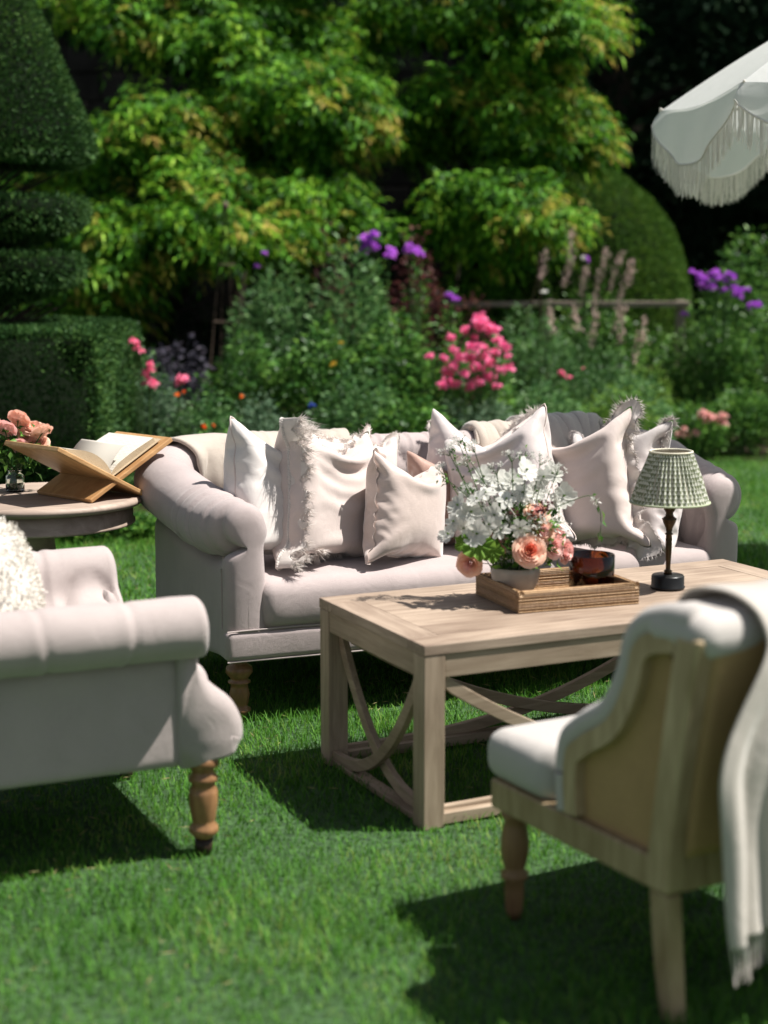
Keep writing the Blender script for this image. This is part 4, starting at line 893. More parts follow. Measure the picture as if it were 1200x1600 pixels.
# book stand + book
BS=np.array(onz(145,787,.622)); BF=np.array(onz(62,773,.622)); axd=(BF-BS)/np.linalg.norm(BF-BS); BY=math.atan2(axd[1],axd[0])-math.pi/2
st=thing('book_stand','honey coloured crossed wooden book stand on the round table','book stand',(BS[0],BS[1],.622),BY)
WD=.29
def slab(pts,y0,y1,mat,name,parent,bv=.003):
    n=len(pts); V=[(x,y,z) for y in (y0,y1) for x,z in pts]; F=[tuple(range(n)),tuple(range(n,2*n))[::-1]]+[(i,n+i,n+(i+1)%n,(i+1)%n) for i in range(n)]
    o=ob(name,mesh(name,V,F,mat,smooth=False),parent); return bevel(o,bv)
# board A: from right foot up to the left;  board B: from left foot up to the right
th=.013
def bd(x0,z0,x1,z1): 
    L_=math.hypot(x1-x0,z1-z0); nx,nz=-(z1-z0)/L_*th,(x1-x0)/L_*th; return [(x0,z0),(x1,z1),(x1+nx,z1+nz),(x0+nx,z0+nz)]
A_=bd(.205,.0,-.125,.172); A_=[A_[0],A_[1],(A_[1][0]-(A_[2][0]-A_[1][0]),A_[1][1]+abs(A_[2][1]-A_[1][1])),(A_[0][0]+.005,A_[0][1]+.013)]
slab([(.205,0),(.212,.012),(-.118,.186),(-.125,.172)],0,WD,M['stand'],'board',st)
slab([(.0,0),(-.007,.012),(.318,.182),(.325,.168)],.004,WD+.004,M['stand'],'board',st)
bk=thing('open_book','open book with cream pages lying on the wooden stand','book',(BS[0],BS[1],.622),BY)
def page_block(sx,n,th0,lift,name):
    # valley at x=.098; block lies on a board rising outward; sx=+1 right, -1 left
    xs=np.linspace(0,1,18); vx,vz=.098,.075
    top=[];bot=[]
    for u in xs:
        X=vx+sx*u*.175; Z=vz+u*.175*.523; nx,nz=-sx*.463,.886
        bot.append((X+nx*.002,Z+nz*.002)); hgt=th0*(.35+.65*min(1,u*5)**.5)+lift*math.sin(min(1,u*1.02)*math.pi)*(1-.3*u)
        top.append((X+nx*hgt,Z+nz*hgt))
    pts=bot+top[::-1]; n_=len(pts); V=[(x,y,z) for y in (.03,.265) for x,z in pts]
    F=[(i,i+1,n_+i+1,n_+i) for i in range(n_-1)]+[(n_-1,0,n_,2*n_-1)]
    F+=[(i,i+1,n_-2-i,n_-1-i) for i in range(17)]+[(n_+n_-1-i,n_+n_-2-i,n_+i+1,n_+i) for i in range(17)]
    mi=[0]*len(F)
    for i in range(n_): mi[i]=0 if 18<=i<n_-1 else 1
    for i in range(n_,len(F)): mi[i]=1
    return ob(name,mesh(name,V,F,[M['text'],M['pageedge']],mi=mi,smooth=False),bk)
m,n_,l_,b_=newmat('printed_page'); tc=n_.new('ShaderNodeTexCoord'); br=n_.new('ShaderNodeTexBrick'); mp=n_.new('ShaderNodeMapping'); mp.inputs['Rotation'].default_value=(0,0,math.pi/2)
l_.new(tc.outputs['Object'],mp.inputs[0]); l_.new(mp.outputs[0],br.inputs['Vector']); br.inputs['Scale'].default_value=1; br.inputs['Brick Width'].default_value=.03; br.inputs['Row Height'].default_value=.0075; br.inputs['Mortar Size'].default_value=.0026
br.inputs['Color1'].default_value=(.46,.43,.38,1); br.inputs['Color2'].default_value=(.56,.52,.46,1); br.inputs['Mortar'].default_value=(.64,.60,.53,1); l_.new(br.outputs[0],b_.inputs['Base Color']); b_.inputs['Roughness'].default_value=.8
M['text']=m
page_block(1,18,.018,.006,'page_block'); page_block(-1,18,.010,.030,'page_block')
V=[]
for u in np.linspace(0,1,16):
    for y in (.032,.262): V.append((.098+.045*u+.02*u*u-.01, y, .085+.085*u**.7))
o=ob('turning_page',mesh('turning_page',V,grid_faces(16,2),M['paper']),bk); m_=o.modifiers.new('solid','SOLIDIFY'); m_.thickness=.0008
slab([(.098,.0745),(.290,.1755),(.2885,.178),(.0975,.077)],.022,.272,M['pageedge'],'cover',bk,.0005); slab([(.098,.0745),(-.094,.1755),(-.0925,.178),(.0985,.077)],.022,.272,M['pageedge'],'cover',bk,.0005)
# glass
def glass(name,col=(1,1,1),rough=.02,ior=1.45):
    m,n,l,b=newmat(name); b.inputs['Base Color'].default_value=(*col,1); b.inputs['Transmission Weight'].default_value=1; b.inputs['Roughness'].default_value=rough; b.inputs['IOR'].default_value=ior; return m
M['glass']=glass('clear_glass',(.95,.98,.96)); M['amber']=glass('amber_glass',(.20,.06,.018)); M['water']=glass('water',(.9,.96,.92),0,1.33)
jx,jy=onz(24,768,.622)
jar=thing('glass_jar','small clear glass jar on the round table holding the roses','jar',(jx,jy,.622))
V,F=lathe([(.001,0),(.026,0),(.030,.004),(.031,.03),(.030,.052),(.022,.062),(.020,.066),(.024,.070),(.024,.074),(.021,.075),(.018,.070),(.017,.064),(.027,.050),(.028,.030),(.027,.006),(.001,.005)],32,False); ob('jar_body',mesh('jar_body',V,F,M['glass']),jar)
V,F=lathe([(.001,.006),(.0265,.007),(.0275,.030),(.0265,.042),(.001,.042)],24,False); ob('water',mesh('water',V,F,M['water']),jar)

# ------------------------------------------------------------------ flowers
def rose_parts(r,seed,core=True):
    rg=np.random.default_rng(seed); out=[];inn=[]
    for layer,(n,rad,h,open_) in enumerate([(5,.20,.74,.05),(6,.36,.80,.10),(6,.52,.80,.18),(7,.68,.76,.30),(7,.86,.64,.5),(6,.98,.50,.8)]):
        for i in range(n):
            a0=i*2*math.pi/n+layer*.5+rg.uniform(-.15,.15); w=2*math.pi/n*.78
            u=np.linspace(-1,1,6); v=np.linspace(0,1,6); V=[]
            for vv in v:
                for uu in u:
                    a=a0+uu*w*(.35+.65*math.sin(min(1,vv*1.1)*math.pi/2)); rr=r*(rad*(.25+.75*vv**.6)+open_*.22*vv**3)*(1+.05*math.cos(uu*3)); zz=r*(h*vv-open_*.30*vv**3-(.18+.08*rg.uniform())*(abs(uu)**3)*vv+.03*rg.normal())
                    V.append((rr*math.cos(a),rr*math.sin(a),zz))
            (inn if layer<2 and core else out).append((np.array(V),grid_faces(6,6)))
    return out,inn
def rose_mesh(name,r,seed,m_out,m_in):
    o,i=rose_parts(r,seed); V,F=cat(o+i); mi=np.zeros(len(F),int); mi[len(o)*25:]=1
    return mesh(name,V,F,[m_out,m_in],mi=mi)
rm=[rose_mesh('rose_head',.033,5,M['peach'],M['peach']),rose_mesh('rose_head_pink',.033,6,M['rosepink'],M['rosepink'])]
rs=thing('rose_bunch','small bunch of peach and pink roses standing in the glass jar','flowers',(jx,jy,.622))
rpx=[(28,652,0),(52,668,0),(8,668,1),(40,680,0),(66,672,0),(-14,655,1),(10,690,1),(60,690,0),(32,696,1),(-25,680,0)]
heads=[]
for i,(px_,py_,k) in enumerate(rpx):
    p=np.array(at(px_,py_+5,jy+rng.uniform(-.05,.06)))-[jx,jy,.622]; heads.append(p); ob('rose',rm[k],rs,loc=tuple(p),rot=(random.uniform(.2,.9),random.uniform(-.4,.4),random.uniform(0,6)))
mb=MB()
for p in heads: mb.add(*tube(smooth_path([(p[0]*.1-.008,p[1]*.1,.008),(p[0]*.15,p[1]*.15,.07),tuple(p)],8),.0022,5))
ob('stem',mb.me('stem',M['stem']),rs)
P=np.vstack([np.array(h)*[.8,.8,.72]+rng.normal(0,.025,(26,3)) for h in heads]); V,F=leaves(P,rng.normal(0,1,P.shape),.035,asp=.5); ob('leaves',mesh('leaves',V,F,M['green']),rs)
# tray
tp=onz(810,959,.4605); TRY=R(20.7)
tray=thing('rattan_tray','rectangular woven rattan tray on the coffee table','tray',(tp[0],tp[1],TH+.0005),TRY)
m,n_,l_,b_=newmat('woven_rattan'); tc=n_.new('ShaderNodeTexCoord'); wv=n_.new('ShaderNodeTexWave'); wv.bands_direction='Z'; wv.inputs['Scale'].default_value=70; wv.inputs['Distortion'].default_value=1.5; l_.new(tc.outputs['Object'],wv.inputs['Vector'])
mp=n_.new('ShaderNodeMapping'); mp.inputs['Scale'].default_value=(160,160,60); ns=n_.new('ShaderNodeTexNoise'); ns.inputs['Scale'].default_value=1; l_.new(tc.outputs['Object'],mp.inputs[0]); l_.new(mp.outputs[0],ns.inputs['Vector'])
mu=n_.new('ShaderNodeMath'); mu.operation='ADD'; l_.new(wv.outputs[1],mu.inputs[0]); l_.new(ns.outputs[0],mu.inputs[1]); r=ramp(n_,[(.35,(.17,.085,.035)),(.75,(.42,.26,.13)),(1,(.55,.38,.22))]); hv=n_.new('ShaderNodeMath'); hv.operation='MULTIPLY'; hv.inputs[1].default_value=.6
l_.new(mu.outputs[0],hv.inputs[0]); l_.new(hv.outputs[0],r.inputs[0]); l_.new(r.outputs[0],b_.inputs['Base Color']); b_.inputs['Roughness'].default_value=.6
bp=n_.new('ShaderNodeBump'); bp.inputs['Strength'].default_value=.7; bp.inputs['Distance'].default_value=.002; l_.new(mu.outputs[0],bp.inputs['Height']); l_.new(bp.outputs[0],b_.inputs['Normal']); M['rattan']=m
TLx,TWy,tw,thh=.355,.275,.017,.050
boxo('base',(tw,TLx-tw,tw,TWy-tw,.0,.008),M['rattan'],tray,.001)
def woven(x0,x1,y0,y1):     # wall built of stacked coils
    mb=MB(); n=13; r=thh/n/2
    for k in range(n):
        z=r+k*2*r; off=.0006*(k%2)
        mb.add(*box(x0+off,x1-off,y0+off,y1-off,z-r*.97,z+r*.97))
    o=ob('side',mb.me('side',M['rattan'],False),tray); return bevel(o,.0012,1)
woven(0,TLx,0,tw); woven(0,TLx,TWy-tw,TWy); woven(0,tw,tw,TWy-tw); woven(TLx-tw,TLx,tw,TWy-tw)
for a,b in (((0,tw/2),(TLx,tw/2)),((0,TWy-tw/2),(TLx,TWy-tw/2)),((tw/2,0),(tw/2,TWy)),((TLx-tw/2,0),(TLx-tw/2,TWy))):
    ob('rim',MB().add(*tube([(a[0],a[1],thh),( (a[0]+b[0])/2,(a[1]+b[1])/2,thh),(b[0],b[1],thh)],.0088,8)).me('rim',M['rattan']),tray)
def tr(u,w): c,s=math.cos(TRY),math.sin(TRY); return tp[0]+u*c-w*s, tp[1]+u*s+w*c
# candle
cx_,cy_=tr(.272,.115)
cd=thing('candle','amber glass candle standing at the right end of the tray','candle',(cx_,cy_,TH+.0095))
V,F=lathe([(.001,0),(.058,0),(.061,.004),(.0615,.06),(.0615,.110),(.0600,.1115),(.0585,.110),(.0580,.06),(.0575,.008),(.001,.007)],48,False); ob('glass',mesh('glass',V,F,M['amber']),cd)
V,F=lathe([(.001,.008),(.0572,.008),(.0572,.068),(.001,.070)],40,False); ob('wax',mesh('wax',V,F,plain('dark_wax',(.16,.07,.03),.4,trans=.2)),cd)
ob('wick',MB().add(*tube([(0,0,.069),(.002,0,.082)],.0015,5)).me('wick',M['black']),cd)
# lamp
lx,ly=onz(1043,919,.46)
lamp=thing('table_lamp','small brass table lamp with green and white pleated shade','lamp',(lx,ly,TH+.0005))
V,F=lathe([(.001,0),(.046,0),(.048,.003),(.048,.006),(.0455,.008),(.0455,.034),(.043,.038),(.001,.040)],40,False); ob('base',mesh('base',V,F,M['black']),lamp)
V,F=lathe([(.001,.040),(.013,.040),(.010,.045),(.012,.049),(.007,.053),(.0065,.06),(.0085,.10),(.0095,.14),(.008,.15),(.012,.153),(.008,.157),(.010,.17),(.017,.185),(.019,.192),(.021,.196),(.012,.203),(.010,.212),(.016,.222),(.016,.232),(.006,.24),(.006,.30),(.001,.302)],28,False); ob('stem',mesh('stem',V,F,M['brass']),lamp)
m,n_,l_,b_=newmat('block_print_cotton'); uvn=n_.new('ShaderNodeUVMap'); sp=n_.new('ShaderNodeSeparateXYZ'); l_.new(uvn.outputs[0],sp.inputs[0])
def mth(op,a,b=None,c=None):
    q=n_.new('ShaderNodeMath'); q.operation=op
    for i,v in enumerate((a,b,c)):
        if v is None: continue
        if isinstance(v,(int,float)): q.inputs[i].default_value=v
        else: l_.new(v,q.inputs[i])
    return q.outputs[0]
vr=mth('MULTIPLY',sp.outputs[1],13.0); row=mth('FLOOR',vr); fv=mth('FRACT',vr); uu=mth('ADD',mth('MULTIPLY',sp.outputs[0],50.0),mth('MULTIPLY',row,.5)); fu=mth('ABSOLUTE',mth('SUBTRACT',mth('FRACT',uu),.5))
tri=mth('SUBTRACT',mth('MULTIPLY',mth('SUBTRACT',1.0,fv),.52),fu); msk=mth('MULTIPLY',mth('GREATER_THAN',tri,.02),mth('LESS_THAN',fv,.86))
mx=n_.new('ShaderNodeMix'); mx.data_type='RGBA'; l_.new(msk,mx.inputs[0]); mx.inputs[6].default_value=(.24,.27,.165,1); mx.inputs[7].default_value=(.68,.68,.60,1)
l_.new(mx.outputs[2],b_.inputs['Base Color']); b_.inputs['Roughness'].default_value=.9
tb_=n_.new('ShaderNodeBsdfTranslucent'); l_.new(mx.outputs[2],tb_.inputs[0]); ms=n_.new('ShaderNodeMixShader'); ms.inputs[0].default_value=.25; l_.new(b_.outputs[0],ms.inputs[1]); l_.new(tb_.outputs[0],ms.inputs[2]); l_.new(ms.outputs[0],n_['Material Output'].inputs[0])
na,nv=400,24; V=[];UV=[]
for i in range(na+1):
    a=2*math.pi*i/na
    for j in range(nv):
        v=j/(nv-1); rr=.108+(.057-.108)*v; pk_=.0032*(.35+.65*(1-abs(v-.5)*1.2))*math.sin(a*42+.6*math.sin(a*7+v*2))+.001*math.sin(a*13+v*5)
        V.append(((rr+pk_)*math.cos(a),(rr+pk_)*math.sin(a),.243+.140*v)); UV.append((i/na,v))
sh=ob('shade',mesh('shade',V,grid_faces(na+1,nv),m,uv=UV),lamp)
for rr,z in ((.109,.243),(.058,.383)): ob('shade_trim',MB().add(*tube([(rr*math.cos(a),rr*math.sin(a),z) for a in np.linspace(0,2*math.pi,61)],.0032,6)).me('shade_trim',plain('cream_bias_trim' if z>.3 else 'sage_bias_trim',(.62,.58,.46) if z>.3 else (.36,.40,.27),.9)),sh)
V=[];
for i in range(61):
    a=2*math.pi*i/60
    for rr,z in ((.1045,.246),(.0545,.381)): V.append((rr*math.cos(a),rr*math.sin(a),z))
ob('shade_lining',mesh('shade_lining',V,grid_faces(61,2),plain('cream_lining',(.62,.58,.48),.9,trans=.3)),sh)
# bowl + bouquet
vx_,vy_=tr(.068,.165)
bowl=thing('ceramic_bowl','small grey ceramic footed bowl holding the bouquet in the tray','vase',(vx_,vy_,TH+.0095))
V,F=lathe([(.001,0),(.036,0),(.040,.004),(.050,.020),(.063,.045),(.067,.068),(.066,.082),(.063,.084),(.060,.080),(.058,.055),(.045,.025),(.001,.015)],44,False); ob('bowl_body',mesh('bowl_body',V,F,plain('grey_glaze',(.36,.33,.30),.35,.4,noise=.08)),bowl)
bq=thing('bouquet','loose bouquet of white clematis, peach roses and lime leaves in the bowl','flowers',(vx_,vy_,TH+.09))
def loc_b(px,py,dy=0): return np.array(at(px,py,vy_+dy))-[vx_,vy_,TH+.09]
hp=[]
def flat_flower(r,n,mat,cmat,name,seed,asp=.64,curl=.15):
    rg=np.random.default_rng(seed); parts=[]
    for i in range(n):
        a=2*math.pi*i/n+rg.uniform(-.1,.1); V=[]; L_=r*rg.uniform(.85,1.1)
        for v in np.linspace(0,1,6):
            w=asp*r*math.sin(math.pi*min(.96,(.10+.76*v)))**.55
            for u in (-1,-.5,0,.5,1):
                x=L_*v; y=u*w*.5; z=curl*r*(v*v)*(1 if seed%2 else -.4)+.05*r*(u*u)+.04*r*math.sin(u*4+i)
                V.append((x*math.cos(a)-y*math.sin(a),x*math.sin(a)+y*math.cos(a),z))
        parts.append((np.array(V),grid_faces(6,5)))
    k=len(parts)*20; pts=rg.normal(0,1,(40,3)); pts/=np.linalg.norm(pts,axis=1,keepdims=True); 
    Vq,Fq=quads(pts*r*.05+[0,0,r*.04],np.abs(pts)*[1,1,2],r*.16,.4,.2,rg); 
    Vc=np.vstack([p[0] for p in parts]+[Vq]); Fl=[tuple(f+o*30) for o,(v_,f_) in enumerate(parts) for f in f_]+[tuple(f+len(parts)*30) for f in Fq]
    return mesh(name,Vc,Fl,[mat,cmat],mi=[0]*k+[1]*len(Fq))
wf=[flat_flower(.032,8,M['whitepet'],M['lime'],'white_flower',11),flat_flower(.028,6,M['whitepet'],M['lime'],'white_flower_small',12),flat_flower(.036,8,M['whitepet'],M['lime'],'white_flower_wide',13,.7)]
def face(o,tgt):    # turn +Z of the flower to a direction
    o.rotation_euler=Vector(tgt).to_track_quat('Z','Y').to_euler()
wpos=[(735,800,2,-.06),(772,805,0,-.08),(758,770,1,-.04),(715,790,0,-.03),(782,828,1,-.09),(745,835,2,-.10),(822,735,2,-.03),(800,752,0,.02),(848,745,1,0),(870,790,0,.02),(755,745,0,.05),(708,815,1,-.05),(728,765,1,.03),(790,780,1,-.06),(838,768,0,.03),(862,740,0,.05),(700,835,0,-.04),(880,775,2,.04),(765,820,1,-.10),(800,800,2,-.05),(812,825,1,-.10),(745,780,0,-.08),(815,770,1,-.02),(725,825,1,-.08),(785,755,2,.03)]
for px_,py_,k,dy in wpos:
    p=loc_b(px_,py_,dy); hp.append(p); o=ob('white_flower',wf[k],bq,loc=tuple(p)); face(o,unit(np.array([p[0]*3,-.75,.35])+rng.normal(0,.3,3)))
pr=rose_mesh('garden_rose',.040,21,M['peach'],M['peachcore']); pr2=rose_mesh('garden_rose_pale',.032,22,M['peach'],M['rosepink']); pr3=rose_mesh('garden_rose_pink',.030,23,M['rosepink'],M['rosepink'])
for px_,py_,k,dy,d3 in [(826,862,pr,-.10,(.15,-.9,.35)),(838,806,pr2,-.04,(.1,-.5,.7)),(862,855,pr3,-.05,(.5,-.7,.2)),(866,838,pr3,-.02,(.6,-.6,.3)),(735,880,pr2,-.07,(-.3,-.8,-.1)),(845,832,pr2,-.06,(.3,-.8,.3)),(775,850,pr3,-.03,(0,-.8,.3)),(880,862,pr3,0,(.7,-.5,.0))]:
    p=loc_b(px_,py_,dy); hp.append(p); o=ob('garden_rose',k,bq,loc=tuple(p)); face(o,d3)
# ruffled lime leaf
for px_,py_,dy,rr in ((748,852,-.10,.042),(768,862,-.09,.032),(726,850,-.07,.026)):
    V=[(0,0,0)]
    for a in np.linspace(0,2*math.pi,64,endpoint=False):
        for q in (.35,.7,1): V.append((rr*q*math.cos(a)*(1+.12*math.cos(5*a)*q),rr*q*math.sin(a)*(1+.12*math.cos(5*a)*q),q*q*rr*.28*math.sin(a*10)+.2*rr*q))
    F=[]
    for i in range(64):
        j=(i+1)%64; F.append((0,1+3*i,1+3*j)); F+= [(1+3*i+k,2+3*i+k,2+3*j+k,1+3*j+k) for k in (0,1)]
    p=loc_b(px_,py_,dy); hp.append(p); o=ob('ruffled_leaf',mesh('ruffled_leaf',V,F,M['lime']),bq,loc=tuple(p)); face(o,(-.2,-.85,.45))
# lacy umbels
for i,(px_,py_,dy) in enumerate([(845,720,.02),(820,715,.05),(700,705,.0),(716,690,.03),(728,722,.02),(690,735,.01),(872,735,.04),(740,700,.05),(845,815,-.08),(832,825,-.09),(756,790,-.02),(808,790,-.03),(800,715,.0),(775,735,.03)]):
    c=loc_b(px_,py_,dy); hp.append(c); parts=[]; mb=MB()
    for k in range(14):
        a=rng.uniform(0,6.28); q=math.sqrt(rng.uniform())*.026; e=np.array([q*math.cos(a),q*math.sin(a),.012-q*q*8]); mb.add(*tube([(0,0,-.015),tuple(e)],.0005,3))
        pp=np.repeat(e[None],7,0)+rng.normal(0,.0028,(7,3)); parts.append(quads(pp,rng.normal(0,1,(7,3))+[0,0,.5],.005,.7,.4))
    u=ob('umbel',mesh('umbel',*cat(parts),M['whitepet']),bq,loc=tuple(c)); ob('umbel_stalks',mb.me('umbel_stalks',M['stem']),u); face(u,(c[0]*2,-.35,1))
# trailing vine tendrils at right and left
def vine(pts,name='vine'):
    W_=np.array([loc_b(*p) for p in pts]); c=smooth_path(W_,24); o=ob(name,MB().add(*tube(c,.0011,5)).me(name,M['stem']),bq)
    return c,o
c,o=vine([(850,800,-.03),(875,790,-.04),(905,778,-.05),(925,776,-.05),(938,800,-.06),(938,838,-.06)])
P=c[[14,17,18,20,22,23,23]]+rng.normal(0,.003,(7,3)); V,F=leaves(P,np.array([[.5,-.2,.3],[-.3,-.3,-.8],[.3,-.3,-.9],[.2,-.5,-.8],[-.3,-.2,-.9],[.1,-.2,-1],[.3,-.1,-1]]),np.array([.016,.02,.032,.026,.018,.022,.02]),asp=.6,jitter=.05); ob('vine_leaves',mesh('vine_leaves',V,F,M['green']),o)
P=c[[15,16]]; V,F=leaves(np.repeat(P,5,0),rng.normal(0,1,(10,3)),.016,asp=.5); ob('blossom',mesh('blossom',V,F,M['whitepet']),o)
for q in ([(760,800,0),(722,745,.02),(705,700,.02)],[(775,780,.02),(735,720,.04),(722,684,.04)],[(770,810,.02),(712,760,.02),(690,745,.02)],[(800,780,.02),(815,735,.03),(822,705,.04)]):
    c,o=vine(q); P=c[6:][rng.integers(0,18,26)]+rng.normal(0,.006,(26,3)); V,F=leaves(P,rng.normal(0,1,(26,3))+[0,0,.4],.013,asp=.5); ob('vine_leaves',mesh('vine_leaves',V,F,M['green']),o)
mb=MB()
for p in hp: mb.add(*tube(smooth_path([(p[0]*.15,p[1]*.15,-.07),(p[0]*.5,p[1]*.5,p[2]*.4),tuple(p*.97)],6),.0012,4))
ob('stem',mb.me('stem',M['stem']),bq)
P=rng.normal(0,1,(620,3)); P/=np.linalg.norm(P,axis=1,keepdims=True); P=P*rng.uniform(.2,1,(620,1))**.6*[.115,.095,.095]+[.015,0,.085]; P[:,2]-=.3*np.clip(np.abs(P[:,0])-.06,0,1)
V,F=leaves(P,unit(P)+[0,-.1,.3],.030,asp=.5,jitter=.6); ob('filler_leaves',mesh('filler_leaves',V,F,M['green']),bq)
P=P[:170]*[1.12,1.1,1.4]; P=P[P[:,2]>.02]; P=np.repeat(P,7,0); V,F=quads(P+rng.normal(0,.008,P.shape),rng.normal(0,1,P.shape),.011,.6); ob('filler_blossom',mesh('filler_blossom',V,F,M['whitepet']),bq)
for px_,py_ in ((800,800),(845,795),(853,790)):
    P=np.repeat(loc_b(px_,py_,-.08)[None],22,0)+rng.normal(0,.008,(22,3)); V,F=quads(P,rng.normal(0,1,(22,3)),.012,.6); ob('dark_blossom',mesh('dark_blossom',V,F,M['bronze']),bq)
# ------------------------------------------------------------------ pillows: two sheets sewn together and inflated
def sim_pillow(w,h,fill,n=42,seed=0,steps=170,chop=0.0,rag=.0):
    rg=np.random.default_rng(seed); N=n+1; F_=np.arange(N*N).reshape(N,N); B_=F_.copy(); m=N*N
    for i in range(1,n):
        for j in range(1,n): B_[i,j]=m; m+=1
    u,v=np.meshgrid(np.linspace(-w/2,w/2,N),np.linspace(-h/2,h/2,N),indexing='ij'); X=np.zeros((m,3))
    bump=(1-(2*u/w)**2)*(1-(2*v/h)**2)*.05
    X[F_]=np.stack([u,-bump,v],-1); X[B_[1:-1,1:-1]]=np.stack([u,bump,v],-1)[1:-1,1:-1]; X+=rg.normal(0,.0012,X.shape)
    dx,dz=w/n,h/n; C=[]
    for G in (F_,B_):
        for a,L,k in ((0,dx,1),(1,dz,1),(0,2*dx,.12),(1,2*dz,.12)):
            st=1 if L<1.5*max(dx,dz) and k==1 else 2
            A0=G[:-st] if a==0 else G[:,:-st]; A1=G[st:] if a==0 else G[:,st:]
            for par in range(2*st) if st==2 else range(2):
                sl=slice(par,None,2 if st==1 else 4)
                i0=(A0[sl] if a==0 else A0[:,sl]).ravel(); i1=(A1[sl] if a==0 else A1[:,sl]).ravel()
                if len(i0): C.append((i0,i1,L,k))
        Ld=math.hypot(dx,dz)
        for A0,A1 in ((G[:-1,:-1],G[1:,1:]),(G[1:,:-1],G[:-1,1:])):
            for pi in (0,1):
                for pj in (0,1): C.append((A0[pi::2,pj::2].ravel(),A1[pi::2,pj::2].ravel(),Ld,.22))
    q=grid_faces(N,N); QF=np.array(F_.ravel())[q]; QB=np.array(B_.ravel())[q][:,::-1]; Q=np.vstack([QF,QB])
    V0=fill*w*h*min(w,h); Y=X.copy()
    for s in range(steps):
        a,b,c,d=(X[Q[:,k]] for k in range(4)); nr=np.cross(c-a,d-b)*.5; ce=(a+b+c+d)/4; vol=abs((ce*nr).sum()/3)
        sg=1 if (ce*nr).sum()>0 else -1; p=np.clip((V0/max(vol,1e-6)-1)*.06,-.01,.05)
        f=np.zeros_like(X); 
        for k in range(4): np.add.at(f,Q[:,k],sg*nr*(p/ (dx*dz)*.02))
        vel=(X-Y)*.90; Y=X.copy(); X=X+vel+f; X[:,2]-=.00002
        if chop: 
            g=np.exp(-(X[:,0]/(w*.16))**2)*np.clip((X[:,2]-h*.12)/(h*.4),0,1); X[:,2]-=chop*g*.0016
        for it in range(3):
            for i0,i1,L,k in C:
                dlt=X[i1]-X[i0]; ln=np.sqrt((dlt*dlt).sum(1))+1e-9; cr=(dlt*((ln-L)/ln*.5*k)[:,None]); X[i0]+=cr; X[i1]-=cr
    # puckers along the seams and a few long soft folds from the corners
    NR=np.zeros_like(X); a,b,c,d=(X[Q[:,k]] for k in range(4)); nr=np.cross(c-a,d-b)
    for k in range(4): np.add.at(NR,Q[:,k],nr)
    NR=unit(NR); 
    if ((X-X.mean(0))*NR).sum()<0: NR=-NR
    U=np.zeros((m,2)); U[F_]=np.stack([u,v],-1); U[B_]=np.stack([u,v],-1); ex=w/2-np.abs(U[:,0]); ez=h/2-np.abs(U[:,1]); e=np.minimum(ex,ez)
    sa=np.where(ex<ez,U[:,1]+.3*np.sign(U[:,0]),U[:,0]+2); side=np.where(X[:,1]>X[:,1].mean(),7.,0.)
    pk_=noise3(np.stack([sa*34,e*5,side+seed],-1))*np.exp(-e/.055)*sst(e/.012); rad=np.arctan2(U[:,1]/h,U[:,0]/w)
    fold=noise3(np.stack([np.cos(rad*1)*5+seed,np.sin(rad)*5,side+np.hypot(U[:,0],U[:,1])*2],-1))*sst((np.hypot(U[:,0]/w,U[:,1]/h)-.15)/.25)*sst(e/.03)
    X=X+NR*(pk_*.0045+fold*.0035+.0015*noise3(np.stack([U[:,0]*9,U[:,1]*22,side+seed],-1))*sst(e/.03))[:,None]
    loop=np.concatenate([F_[:,0],F_[-1,1:],F_[:-1,-1][::-1],F_[0,1:-1][::-1]])
    return X,Q,loop
_ps={}
def pshape(w,h,fill,seed,chop=0):
    k=(w,h,fill,seed,chop)
    if k not in _ps: _ps[k]=sim_pillow(w,h,fill,seed=seed,chop=chop)
    return _ps[k]
